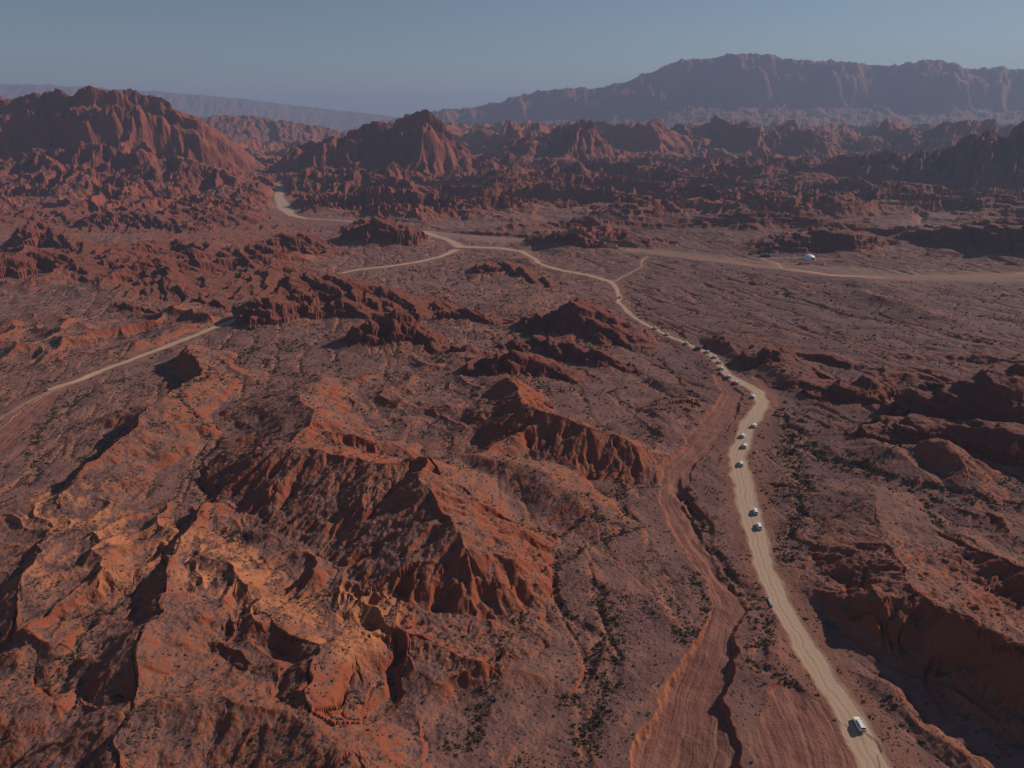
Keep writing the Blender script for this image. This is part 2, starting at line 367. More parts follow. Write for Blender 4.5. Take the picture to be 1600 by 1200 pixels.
# ------------------------------------------------------------------ rock outcrops of tilted strata
def outcrop(pts, w, label, talus=True, dark=0.0):
    wid = new_id('rock_outcrop', label, None, 'rock outcrop') if label else 0
    q = []
    for u, v, h in pts:
        h *= 1.18; x, y = P2W(u, v, h); q.append((x, y, h))
    hm = max(a[2] for a in q)
    if talus:
        wn, d, side, (h,) = polydist(q, w * 3.4, WX, WY)
        t = np.clip(1 - d / (w * 3.2 * (.4 + .6 * h / hm)), 0, 1)
        zt = Zbase[wn] + h * 0.50 * t ** 1.5 - 1.5 * (1 - sstep(0, .2, t))
        Z[wn] = np.where(t > 0, smax(Z[wn], zt, 1.5), Z[wn])
    wn, d, side, (h,) = polydist(q, w * 2.4, .4 * WX + .6 * GX, .4 * WY + .6 * GY)
    w = w * 1.3; n = fbm(GX[wn], GY[wn], max(6.0, w * .9), 4, .5, seed=len(NAMES) * 3.3)
    dd = d / w + 0.40 * n
    dd = dd + .10 * np.abs(perlin(GX[wn] / 4.5, GY[wn] / 4.5)) * (12 / w)
    e = 1.3 / w
    prof = 0.46 * (1 - sstep(1 - e, 1 + e, dd)) + 0.24 * (1 - sstep(.78 - e, .78 + e, dd)) + 0.16 * (1 - sstep(.52 - e, .52 + e, dd)) + .14 * (1 - sstep(.1, .5, dd))
    zr = h * prof * (1 + .06 * n)
    m = (zr > Z[wn] - .3) & (prof > 0.03)
    zr = zr + np.maximum(Zbase[wn], -1) - .6 * (1 - sstep(0, .3, prof))
    Z[wn] = np.where(prof > .002, np.maximum(Z[wn], zr), Z[wn])
    ROCK[wn] = np.maximum(ROCK[wn], (1 - sstep(1.1, 1.5, dd)) * sstep(0.0, .15, zr / hm))
    if wid: ID[wn] = np.where(m, wid, ID[wn])
outcrop([(425, 455, 19), (470, 422, 27), (520, 426, 25), (562, 440, 20), (612, 452, 14), (655, 468, 7)], 27, 'largest layered red rock outcrop, hiding the middle of the left track')
outcrop([(560, 508, 13), (592, 488, 19), (628, 482, 21), (662, 505, 12), (692, 532, 5)], 11, 'upright slab of red rock with a flat shaded face in front of the largest outcrop')
outcrop([(698, 482, 8), (740, 475, 11), (782, 494, 4)], 7, 'low broken row of red boulders between the two tallest central outcrops')
outcrop([(860, 480, 14), (905, 457, 25), (940, 480, 17), (976, 515, 7)], 19, 'pointed layered rock outcrop nearest left of the convoy road')
outcrop([(748, 557, 9), (800, 542, 15), (842, 547, 12), (895, 577, 4)], 10, 'long low slab outcrop sloping right in front of the pointed outcrop')
outcrop([(795, 525, 7), (850, 518, 8), (880, 530, 11), (925, 542, 10), (988, 572, 2)], 8, 'tilted rock slab wedged between the pointed outcrop and the long low slab')
outcrop([(763, 408, 10), (785, 405, 9), (820, 416, 9), (862, 438, 3)], 13, 'small knobbly rock outcrop just below the winding pale road')
outcrop([(413, 378, 13), (440, 362, 20), (480, 365, 18), (508, 388, 6)], 22, 'dark blocky outcrop left of the road junction')
outcrop([(565, 348, 20), (590, 338, 30), (625, 348, 24), (640, 356, 10)], 24, 'rocky capped hill beside the pale road bend')
outcrop([(712, 537, 6), (735, 530, 9), (756, 550, 2)], 5, 'single squat boulder outcrop between the upright slab and the long low slab')
outcrop([(185, 467, 6), (215, 470, 7), (243, 482, 2)], 5, 'small dark outcrop standing alone on the left slope')
outcrop([(310, 460, 6), (340, 465, 6), (372, 480, 2)], 5, 'small outcrop of broken rock just left of the left track')
outcrop([(36, 350, 26), (50, 340, 30), (80, 355, 20), (145, 388, 6)], 18, 'square dark rock tower at the far left above the layered ledges')
outcrop([(-20, 400, 22), (60, 386, 24), (120, 400, 17), (185, 425, 4)], 20, 'wide black layered ledge at the left edge below the square tower')
outcrop([(200, 408, 15), (238, 400, 17), (292, 425, 8), (355, 445, 2)], 15, 'ledge of tilted strata in the middle of the left rock field')
outcrop([(272, 372, 12), (305, 376, 13), (365, 390, 5)], 12, 'row of low rock teeth above the tilted ledge in the left rock field')
outcrop([(150, 330, 18), (200, 326, 20), (300, 345, 10)], 22, 'long thin line of rock at the foot of the broad left mountain')
outcrop([(1110, 528, 6), (1130, 516, 10), (1150, 530, 3)], 6, 'small pyramid of rock right beside the convoy road')
outcrop([(1172, 546, 9), (1200, 540, 12), (1235, 556, 9), (1278, 592, 3)], 12, 'dark ledge outcrop sloping down to the right of the convoy road')
outcrop([(1312, 594, 10), (1350, 585, 13), (1376, 591, 9)], 12, 'square dark butte on the right plain')
outcrop([(1400, 612, 5), (1440, 608, 7), (1482, 630, 2)], 6, 'low rubble ridge between the square butte and the great dark bluff')
outcrop([(1512, 592, 22), (1550, 576, 28), (1600, 562, 32), (1700, 560, 34)], 24, 'great dark bluff at the right edge, largest on the right')
outcrop([(1400, 655, 10), (1460, 650, 13), (1560, 655, 16), (1650, 665, 18)], 14, 'shadowed lower terrace of rock under the great dark bluff')
outcrop([(1052, 624, 5), (1068, 618, 7), (1082, 630, 3)], 2.6, 'tiny rock cap on a round mound left of the convoy road')
outcrop([(292, 543, 11), (298, 537, 14), (304, 545, 10)], 2.6, 'small rock knob on the ridge below the left track')
outcrop([(855, 354, 20), (900, 347, 28), (958, 353, 24), (1000, 366, 12)], 22, 'long dark rocky hill behind the right hand valley road')
outcrop([(1215, 368, 14), (1300, 353, 26), (1335, 358, 22), (1370, 368, 10)], 22, 'low dark hill of rock behind the white dome tent')
outcrop([(1450, 355, 18), (1510, 350, 26), (1570, 347, 32), (1680, 350, 34)], 28, 'dark wall of rock at the right edge of the valley')
# cuesta steps in the rock
tilt = 0.36
stepfield = WX * 0 
def strata(step, amp, r, dip, sd_):
    x, y, z = GX[r], GY[r], Z[r]
    q = (z + dip * np.where(x < 90, x, 90 + .15 * (x - 90)) - 0.05 * y) / step + 0.35 * perlin(x / 45 + sd_, y / 45) + 0.12 * perlin(x / 9, y / 9 + sd_)
    fr = q - np.floor(q)
    st = np.where(fr < 0.82, fr * 0.22 / 0.82, 0.22 + 0.78 * (fr - .82) / .18)
    Z[r] += amp * step * ROCK[r] * (st - fr)
lf = [(0, 410), (120, 400), (300, 420), (350, 440)]
stroke(lf, 120, ROCK, 0.85, .6)
stroke([(0, 350), (150, 345), (330, 350), (380, 365)], 150, ROCK, 0.8, .6)
stroke([(500, 312), (700, 320), (900, 300), (1300, 300), (1600, 300)], 260, ROCK, 0.55, .4)
r2 = rows(200, 2200)
strata(6.5, .9, r2, .34, 1.7)
_r = ROCK; ROCK = np.maximum(ROCK * 0, MAS * np.clip(.55 + .5 * perlin(GX / 300, GY / 300), 0, 1)); strata(24, .4, rows(1300, 3200), .22, 14.7); ROCK = _r
strata(2.6, .8, rows(200, 1300), .36, 4.7)
rk = rows(200, 1800)
Z[rk] += ROCK[rk] * (.5 * perlin(GX[rk] / 5.3, GY[rk] / 5.3) + .25 * perlin(GX[rk] / 2.1, GY[rk] / 2.1))

# ------------------------------------------------------------------ small scale relief
rm = rows(0, 1500)
Z[rm] += (2.2 * ridged(WX[rm], WY[rm], 90, 2, .45, 44.1) - 1.0) * (.35 + .65 * (GX[rm] < 1e9)) * (1 - sstep(1000, 1500, GY[rm]))
rs = rows(0, 900)
Z[rs] += .38 * fbm(GX[rs], GY[rs], 13, 4, .55, 3.7) + (.10 + .16 * GUL[rs]) * fbm(GX[rs], GY[rs], 2.4, 2, .6, 1.1)
rs = rows(500, 4000)
Z[rs] += sstep(500, 900, GY[rs]) * .9 * fbm(GX[rs], GY[rs], 24, 3, .6, 5.7)
# braided shallow channels over the plain on the right and along the centre
rb = rows(180, 1700)
ax = GX[rb] * .90 + GY[rb] * .43; ay = -GX[rb] * .43 + GY[rb] * .90      # streaks run from far left to near right
br = ridged(ax + 7 * perlin(GX[rb] / 70, GY[rb] / 70 + 3), ay * 0.16, 30, 3, .5, 3.3)
br2 = ridged(GX[rb] * 1.0 + .2 * GY[rb], GY[rb] * 0.25, 22, 3, .55, 9.3)
plain = 1 - np.clip(GUL[rb], 0.12, 1) * 1.0
BRD = np.zeros_like(Z)
selr = sstep(20, 90, GX[rb] - .02 * GY[rb]) * sstep(330, 380, GY[rb])
BRD[rb] = np.clip(br * selr + br2 * (1 - selr), 0, 1) * np.clip(plain * 1.2, 0, 1)
Z[rb] -= 2.3 * np.clip(BRD[rb] - .45, 0, 1) * (1 + .6 * selr)

# ------------------------------------------------------------------ washes, channels, roads
WASH = np.zeros_like(Z); ROAD = np.zeros_like(Z); CHAN = np.zeros_like(Z); DUST = np.zeros_like(Z); LAT = (GX * .35 + 0 * Z).astype(f32)
idw = new_id('dry_riverbed', 'smooth red dry riverbed winding below the convoy road into the foreground', 'structure', None)
idw2 = new_id('dry_riverbed', 'smooth red dry riverbed running beside the left track to the left edge', 'structure', None)
idw3 = new_id('dry_riverbed', 'broad pale red flat wash crossing the valley behind the road junction', 'structure', None)
idr1 = new_id('dirt_road', 'pale dusty convoy road winding from the junction down to the foreground', 'structure', None)
idr2 = new_id('dirt_road', 'narrow pale track leaving the junction to the left behind the largest outcrop', 'structure', None)
idr3 = new_id('dirt_road', 'faint straight road along the far side of the valley to the right edge', 'structure', None)
idr4 = new_id('dirt_road', 'pale road and gravel fan curling toward the foot of the central mountain', 'structure', None)
idr5 = new_id('dirt_road', 'thin zigzag footpath linking the convoy road to the valley road', 'structure', None)
idr6 = new_id('dirt_road', 'short curved drive leading to the dark hut', 'structure', None)
def wash(pts, depth, edge, wid, flat=14, wide=1.0):
    q = []
    for u, v, wpx in pts:
        x, y = P2W(u, v); dep = y * CP + CAMH * SP
        q.append((x, y, wpx * .5 * dep / F * wide))
    wn, d, side, (hw,) = polydist(q, 75 + max(a[2] for a in q), RX, RY)
    nz = 1.0 * fbm(GX[wn], GY[wn], 9, 3, .6, 2.2) * np.clip(hw * .18, .3, 2.0)
    e = d - hw + nz
    fl = 1 - sstep(0, flat, e)            # calm the ground next to it
    tgt = Zbase[wn] + (Z[wn] - Zbase[wn]) * 0.25
    Z[wn] += (tgt - Z[wn]) * fl * .8
    m = 1 - sstep(-edge, 0.3, e)
    Z[wn] += ((Zbase[wn] - depth * (.30 + .70 * (1 - sstep(168, 205, GY[wn])) + .25 * perlin(GX[wn] / 30, GY[wn] / 22)) + 0.22 * fbm(GX[wn], GY[wn], 6, 2)) - Z[wn]) * m
    WASH[wn] = np.maximum(WASH[wn], 1 - sstep(-edge * .8, -edge*.2, e)); BRD[wn] *= 1 - fl; GUL[wn] *= 1 - m
    ROCK[wn] *= 1 - m; LAT[wn] = np.where(e < 3, side * d, LAT[wn])
    ID[wn] = np.where(m > .7, wid, ID[wn])
def road(pts, wid, strength=1.0, soft=.35, flat=12):
    q = []
    for u, v, wpx in pts:
        x, y = P2W(u, v); dep = y * CP + CAMH * SP
        q.append((x, y, wpx * .5 * dep / F))
    wn, d, side, (hw,) = polydist(q, 40, RX, RY)
    nz = (.5 * fbm(GX[wn], GY[wn], 11, 3, .6, 5.2)) * np.clip(hw * .3, .2, 1.5)
    e = d - hw + nz
    fl = 1 - sstep(0.0, flat, e)
    Z[wn] += (Zbase[wn] - Z[wn]) * fl * (1 - .6 * sstep(.3, .9, WASH[wn]))
    m = 1 - sstep(-.3 * 1 - hw * soft, .35, e)
    ROAD[wn] = np.maximum(ROAD[wn], m * strength)
    DUST[wn] = np.maximum(DUST[wn], (1 - sstep(0, 5 + hw, e)) * .8)
    BRD[wn] *= 1 - fl; WASH[wn] *= 1 - m; ROCK[wn] *= 1 - fl
    GUL[wn] *= 1 - fl; LAT[wn] = np.where(e < 2, side * d, LAT[wn])
    ID[wn] = np.where(e < 0, wid, ID[wn])
def chan(pts, depth, hwid, shr=1.0):
    q = [P2W(u, v) for u, v in pts]
    wn, d, side, _ = polydist(q, 30, WX, WY)
    m = 1 - sstep(hwid * .3, hwid * 1.5, d)
    Z[wn] -= depth * .5 * m * (.8 + .6 * perlin(GX[wn] / 14, GY[wn] / 14))
    CHAN[wn] = np.maximum(CHAN[wn], (1 - sstep(0, hwid * 3.5, d)) * shr)
wash([(1060, 1290, 190), (1070, 1200, 165), (1090, 1090, 98), (1118, 1010, 62), (1138, 950, 50), (1118, 900, 40), (1075, 835, 44), (1048, 780, 40), (1057, 735, 42), (1095, 690, 44), (1130, 650, 44), (1145, 615, 32), (1122, 585, 16)], 3.0, 1.3, idw)
wash([(-60, 735, 70), (20, 672, 52), (62, 635, 36), (100, 607, 22), (160, 582, 14)], 1.6, 1.6, idw2)
wash([(1180, 590, 16), (1205, 615, 20), (1212, 640, 16), (1200, 660, 8)], .5, 2.0, idw)
wash([(1245, 955, 12), (1300, 985, 14), (1380, 1040, 16), (1480, 1080, 14), (1560, 1130, 10)], .5, 2.5, 0)
wash([(1290, 1230, 210), (1270, 1150, 190), (1240, 1090, 70)], .35, 2.0, 0, flat=20)
wash([(430, 330, 22), (460, 345, 12), (540, 352, 12), (640, 362, 10), (740, 370, 14), (860, 377, 12), (1000, 390, 12), (1100, 400, 12), (1200, 418, 11), (1300, 431, 10), (1420, 437, 10), (1600, 434, 10), (1720, 432, 9)], .8, 5, idw3, flat=40, wide=3.0)
chan([(962, 832), (925, 858), (870, 900), (878, 930), (905, 962), (930, 1002), (924, 1050), (908, 1100), (905, 1200)], 1.8, 1.6)
chan([(965, 830), (985, 800), (975, 760), (960, 735)], 1.5, 1.6)
chan([(780, 850), (850, 850), (900, 830), (962, 832)], 1.4, 1.5)
chan([(660, 1040), (615, 1090), (560, 1115), (510, 1140)], 3.0, 2.0, .4)
chan([(1065, 750), (1080, 790), (1082, 830), (1110, 890), (1150, 930)], 2.2, 2.4)
chan([(1070, 770), (1100, 830), (1125, 870), (1165, 930), (1195, 955)], 2.6, 2.6, .6)
chan([(1165, 950), (1150, 985), (1170, 1040), (1210, 1060), (1235, 1105)], 1.6, 2.2)
chan([(1215, 640), (1235, 700), (1245, 760), (1240, 830), (1250, 890)], 1.2, 2.0)
chan([(1225, 670), (1300, 725), (1412, 768), (1500, 785), (1620, 800)], 1.8, 2.2)
chan([(1440, 800), (1450, 840), (1500, 860)], 1.4, 1.6)
chan([(1160, 428), (1232, 466), (1337, 490), (1450, 511), (1620, 548)], 2.2, 3.0, .8)
chan([(985, 465), (1010, 492), (1050, 513), (1072, 530)], 1.8, 2.4, .8)
chan([(1040, 560), (1070, 590), (1085, 620), (1070, 650)], .8, 1.4)
chan([(830, 940), (800, 1010), (770, 1090), (700, 1160)], .6, 1.4, .9)
chan([(940, 930), (960, 1000), (950, 1080), (930, 1160)], .9, 2.2, 1)
chan([(1100, 880), (1060, 900), (1080, 950), (1040, 1000)], .5, 1.6, 1)
chan([(420, 560), (440, 580), (500, 590), (600, 610)], 1.2, 2, .8)
chan([(330, 690), (320, 720), (330, 770), (340, 830), (400, 850)], 1.6, 2.0, 1)
chan([(330, 690), (270, 640), (400, 540)], 1.0, 2.0, .8)
chan([(250, 860), (210, 900), (140, 990), (100, 1090)], 1.6, 1.8, .8)
chan([(60, 700), (40, 760), (90, 640), (130, 610)], .8, 1.8, 1)
chan([(640, 420), (740, 430), (700, 450), (640, 470)], 1.2, 2.2, .7)
chan([(1350, 600), (1420, 640), (1500, 650)], 1, 2, .5)
chan([(1290, 560), (1400, 580), (1500, 600), (1600, 610)], 1.2, 2, .5)

road([(1150, 385, 3), (1060, 384, 3), (900, 378, 3), (760, 374, 3), (660, 361, 5)][::-1] if False else [(668, 361, 14), (760, 373, 12), (900, 381, 12), (1010, 393, 14), (1100, 405, 15), (1200, 417, 16), (1300, 431, 17), (1400, 434, 18), (1500, 432, 18), (1600, 427, 18), (1720, 424, 18)], idr3, .85, soft=.5)
road([(440, 292, 12), (436, 308, 16), (445, 325, 26), (456, 337, 14), (480, 343, 8), (540, 346, 7), (600, 353, 6), (650, 359, 7)], idr4, .95, flat=20)
stroke([(640, 364), (760, 374), (900, 383), (1050, 396), (1200, 412), (1400, 430), (1620, 432)], 34, ROAD, .22, .5)
stroke([(640, 364), (760, 374), (900, 383), (1050, 396), (1200, 412), (1400, 430), (1620, 432)], 45, GUL, 0, .5)
road([(1435, 350, 3), (1438, 340, 3), (1425, 335, 2)], 0, .6)
road([(985, 427, 3), (958, 440, 4)], idr5, .7)
road([(958, 440, 4), (985, 427, 3), (1003, 418, 3), (1003, 408, 4), (1012, 402, 4)], idr5, .75)
road([(1222, 419, 6), (1216, 411, 5), (1200, 406, 4), (1190, 402, 5)], idr6, .85)
road([(1180, 401, 8), (1240, 402, 7), (1300, 405, 7)], 0, .3)
road([(110, 600, 12), (60, 622, 10), (10, 650, 9), (-50, 690, 8)], idr2, .45)
road([(712, 391, 16), (690, 401, 10), (650, 410, 11), (600, 417, 12), (560, 421, 11), (520, 430, 8), (450, 458, 9), (402, 484, 13), (330, 512, 15), (250, 545, 15), (170, 575, 15), (120, 597, 14), (80, 610, 10)], idr2, 1.0)
road([(1400, 1290, 70), (1372, 1200, 64), (1335, 1125, 56), (1285, 1050, 46), (1238, 975, 40), (1214, 930, 38), (1190, 860, 38), (1172, 800, 36), (1157, 745, 34), (1155, 705, 32), (1172, 660, 30), (1192, 635, 27), (1185, 612, 24), (1151, 595, 19), (1136, 583, 17), (1125, 570, 15), (1116, 557, 13), (1103, 548.5, 12), (1075, 536, 11), (1040, 519, 8), (1008, 503, 8), (985, 488, 8), (968, 470, 8), (966, 452, 8), (955, 439, 11), (920, 429, 12), (880, 421, 12), (845, 412, 10), (832, 402, 9), (815, 393, 12), (780, 388, 14), (720, 386, 20), (700, 375, 13), (670, 364, 15), (650, 358, 12)], idr1, 1.0)
for (u0, v0) in ((1240, 400),(1264, 404),(1198, 399)):
    pass
WASH *= (ROAD < .03)
Z += WASH * .15 * (fbm(LAT / 2.2, GY / 34, 1.0, 3, .6, 5.5)) * (1 - sstep(350, 600, GY))
Z = Z.astype(f32)
Z -= sstep(14500, 20000, GY) * 80
# ------------------------------------------------------------------ mask fields
stroke([(40, 800), (120, 800), (170, 850)], 22, OCH, .8, .2)
stroke([(260, 850), (330, 870), (400, 900), (330, 920)], 17, OCH, .8, .2)
stroke([(420, 950), (520, 960), (620, 990), (560, 1030)], 15, OCH, .85, .2)
stroke([(1000, 1200), (1040, 1060), (1100, 990)], 6, OCH, .5, .3)  # sunlit orange rim of the riverbed's left bank, put into the colour
stroke([(60, 900), (150, 930), (220, 890)], 18, OCH, .5, .2)
Zs = Z.copy(); blur(Zs, 8)
capm = np.clip(ROCK + MAS + GUL, 0, 1) * (ROAD < .05)
Z = np.where(capm > .2, np.minimum(Z, Zs + ((.0030 + .0035 * sstep(700, 1600, GY)) * np.maximum(GY, 130)).astype(f32)), Z).astype(f32); del Zs
zx, zy = grad(Z)
SL = np.sqrt(zx * zx + zy * zy)
SL[~np.isfinite(SL)] = 0
print('terrain', time.time() - T0, float(Z.min()), float(Z.max()))

def sample(x, y):
    s = x / (y + K0)
    i = np.clip(np.searchsorted(YR, y) - 1, 0, NY - 2); j = np.clip(np.searchsorted(S, s) - 1, 0, NX - 2)
    ty = (y - YR[i]) / (YR[i + 1] - YR[i]); tx = (s - S[j]) / (S[j + 1] - S[j])
    return (Z[i, j] * (1 - tx) * (1 - ty) + Z[i, j + 1] * tx * (1 - ty) + Z[i + 1, j] * (1 - tx) * ty + Z[i + 1, j + 1] * tx * ty)
def field(Fd, x, y):
    s = x / (y + K0)
    return Fd[np.clip(np.searchsorted(YR, y), 0, NY - 1), np.clip(np.searchsorted(S, s), 0, NX - 1)]

# ------------------------------------------------------------------ materials
def M(name):
    m = bpy.data.materials.new(name); m.use_nodes = True
    n = m.node_tree; b = n.nodes['Principled BSDF']
    return m, n, b
class NB:
    def __init__(s, n): s.n = n; s.L = n.links.new
    def node(s, t, **kw):
        o = s.n.nodes.new(t)
        for k, v in kw.items(): setattr(o, k, v)
        return o
    def attr(s, name): o = s.node('ShaderNodeAttribute'); o.attribute_name = name; return o.outputs['Fac']
    def val(s, inp, v):
        if hasattr(v, 'is_output') or isinstance(v, bpy.types.NodeSocket): s.L(v, inp)
        else: inp.default_value = v
    def math(s, op, a, b=0.0, clamp=False):
        o = s.node('ShaderNodeMath', operation=op); o.use_clamp = clamp
        s.val(o.inputs[0], a); s.val(o.inputs[1], b); return o.outputs[0]
    def ramp(s, f, lo, hi):
        o = s.node('ShaderNodeMapRange'); o.interpolation_type = 'SMOOTHSTEP'
        s.L(f, o.inputs[0]); o.inputs[1].default_value = lo; o.inputs[2].default_value = hi
        return o.outputs[0]
    def mix(s, f, a, b):
        o = s.node('ShaderNodeMix', data_type='RGBA')
        s.val(o.inputs[0], f)
        for i, c in ((6, a), (7, b)):
            if isinstance(c, tuple): o.inputs[i].default_value = (*c, 1)
            else: s.L(c, o.inputs[i])
        return o.outputs[2]
    def noise(s, vec, scale, det=4, rough=.55):
        o = s.node('ShaderNodeTexNoise'); s.L(vec, o.inputs['Vector']); o.inputs['Scale'].default_value = scale
        o.inputs['Detail'].default_value = det; o.inputs['Roughness'].default_value = rough
        return o.outputs[0]
    def mapping(s, vec, sc, rot=(0, 0, 0)):
        o = s.node('ShaderNodeMapping'); s.L(vec, o.inputs[0]); o.inputs['Scale'].default_value = sc; o.inputs['Rotation'].default_value = rot
        return o.outputs[0]

GRAVEL = (0.178, 0.086, 0.074); GRAVEL2 = (0.255, 0.122, 0.098)
SOIL = (0.31, 0.118, 0.066); SOIL2 = (0.23, 0.088, 0.054)
CLAY = (0.26, 0.070, 0.036); OCHRE = (0.45, 0.175, 0.082)
ROADC = (0.60, 0.455, 0.33); WASHC = (0.185, 0.074, 0.056)
ROCKA = (0.185, 0.054, 0.034); ROCKB = (0.085, 0.027, 0.021); ROCKC = (0.27, 0.092, 0.05)
tm, tn, tb = M('desert_ground'); b = NB(tn)
geo = b.node('ShaderNodeNewGeometry').outputs['Position']
aR, aW, aK, aO, aS, aB, aD, aC = (b.attr(k) for k in ('road', 'wash', 'rock', 'ochre', 'steep', 'braid', 'dust', 'curve'))
n1 = b.noise(geo, .02, 5); n2 = b.noise(geo, .11, 5, .6); n3 = b.noise(geo, .9, 4, .65); n4 = b.noise(geo, 3.2, 3, .7)
grav = b.mix(b.ramp(n2, .38, .62), GRAVEL, GRAVEL2)
soil = b.mix(b.ramp(n2, .35, .65), SOIL2, SOIL)
aV = b.math('MULTIPLY', b.attr('right_tone'), b.ramp(b.math('ADD', n1, b.math('MULTIPLY', n2, .3)), .35, .75))  # gravel and soil turn darker and greyer toward the right and with distance
grav = b.mix(b.math('MULTIPLY', aV, .8), grav, (0.118, 0.064, 0.060)); soil = b.mix(b.math('MULTIPLY', aV, .6), soil, (0.175, 0.078, 0.058))
stp = b.math('ADD', aS, b.math('MULTIPLY', b.math('SUBTRACT', n2, .5), .55))
stp = b.math('ADD', stp, b.math('MULTIPLY', b.math('SUBTRACT', n1, .5), .75))
stp = b.math('ADD', stp, b.math('MULTIPLY', aC, .45))
c = b.mix(b.ramp(stp, .18, .50), grav, soil)
c = b.mix(b.ramp(stp, .48, .85), c, CLAY)
c = b.mix(b.math('MULTIPLY', b.attr('massif'), b.ramp(n1, .2, .8)), c, (0.150, 0.046, 0.040)); c = b.mix(b.math('MULTIPLY', aD, .5), c, SOIL)
# braided streaks: sandy beds among the gravel
c = b.mix(b.math('MULTIPLY', b.ramp(b.math('ADD', aB, b.math('MULTIPLY', b.math('SUBTRACT', n3, .5), .3)), .45, .75), .65), c, (0.255, 0.122, 0.085))
och = b.math('MULTIPLY', aO, b.ramp(b.math('ADD', n2, b.math('MULTIPLY', aS, .35)), .50, .72))
c = b.mix(och, c, OCHRE)
# rock with tilted bedding
sep = b.node('ShaderNodeSeparateXYZ'); tn.links.new(geo, sep.inputs[0])
q = b.math('ADD', sep.outputs[2], b.math('MULTIPLY', b.math('MINIMUM', sep.outputs[0], 90.0), .36)); q = b.math('SUBTRACT', q, b.math('MULTIPLY', sep.outputs[1], .05))
q = b.math('ADD', q, b.math('MULTIPLY', n2, 3.5))
cmb = b.node('ShaderNodeCombineXYZ'); tn.links.new(q, cmb.inputs[0])
st = b.noise(cmb.outputs[0], .75, 4, .75)
rk_ = b.mix(b.ramp(st, .36, .52), ROCKB, ROCKA); rk_ = b.mix(b.ramp(st, .56, .72), rk_, ROCKC)
c = b.mix(b.math('MULTIPLY', aK, b.ramp(b.math('ADD', aS, b.math('MULTIPLY', n3, .4)), .25, .6)), c, rk_)
lat = b.attr('lateral'); cl = b.node('ShaderNodeCombineXYZ'); tn.links.new(b.math('ADD', lat, b.math('MULTIPLY', n2, 2.2)), cl.inputs[0])
sk = b.noise(cl.outputs[0], 1.1, 3, .6); sk2 = b.noise(cl.outputs[0], .45, 4, .7)
rdc = b.mix(b.ramp(b.math('ADD', b.math('MULTIPLY', n2, .3), b.math('MULTIPLY', sk, .7)), .40, .58), ROADC, (0.43, 0.285, 0.19))
wsc = b.mix(b.ramp(b.math('ADD', b.math('MULTIPLY', n2, .4), b.math('MULTIPLY', sk2, .6)), .38, .62), WASHC, (0.285, 0.125, 0.090))
c = b.mix(b.math('MULTIPLY', aW, .92), c, wsc)
c = b.mix(b.math('MULTIPLY', aR, b.math('ADD', .78, b.math('MULTIPLY', b.math('SUBTRACT', n2, .5), .9)), True), c, rdc)
# speckle: stones and small tufts
spk = b.math('MULTIPLY', b.ramp(n4, .60, .70), b.math('SUBTRACT', 1.0, b.math('MAXIMUM', aR, aW), True))
c = b.mix(b.math('MULTIPLY', spk, .55), c, (0.075, 0.045, 0.035))
spl = b.ramp(b.noise(geo, 2.1, 2, .6), .66, .74)
c = b.mix(b.math('MULTIPLY', spl, .35), c, (0.40, 0.25, 0.18))
tn.links.new(c, tb.inputs['Base Color']); tb.inputs['Roughness'].default_value = .95; tb.inputs['Specular IOR Level'].default_value = .12
bp = b.node('ShaderNodeBump'); bp.inputs['Strength'].default_value = .8; bp.inputs['Distance'].default_value = .6
hh = b.math('ADD', n3, b.math('MULTIPLY', n4, .35)); hh = b.math('MULTIPLY', hh, b.math('SUBTRACT', 1.0, b.math('MULTIPLY', aR, .75))); tn.links.new(hh, bp.inputs['Height'])
tn.links.new(bp.outputs[0], tb.inputs['Normal'])
def simple(name, col, rough=.5, metal=0, var=0.0, scale=5.0, spec=.5):
    m, n, p = M(name); bb = NB(n)
    if var:
        tc = bb.node('ShaderNodeTexCoord').outputs['Object']
        nn = bb.noise(tc, scale, 4)
        cc = bb.mix(bb.ramp(nn, .3, .7), tuple(x * (1 - var) for x in col), tuple(min(1, x * (1 + var)) for x in col))
        n.links.new(cc, p.inputs['Base Color'])
    else: p.inputs['Base Color'].default_value = (*col, 1)
    p.inputs['Roughness'].default_value = rough; p.inputs['Metallic'].default_value = metal
    p.inputs['Specular IOR Level'].default_value = spec
    return m

# ------------------------------------------------------------------ meshes of the terrain, one per landform
def tagp(o, label=None, cat=None, group=None, kind=None):
    if label: o['label'] = label
    if cat: o['category'] = cat
    if group: o['group'] = group
    if kind: o['kind'] = kind
    return o
lap = np.zeros_like(Z)
zx2, _ = grad(zx); _, zy2 = grad(zy)
scale_c = np.clip(GY / 160, 1, 60)
lap = np.clip(-(zx2 + zy2) * scale_c * 1.6, -1, 1)
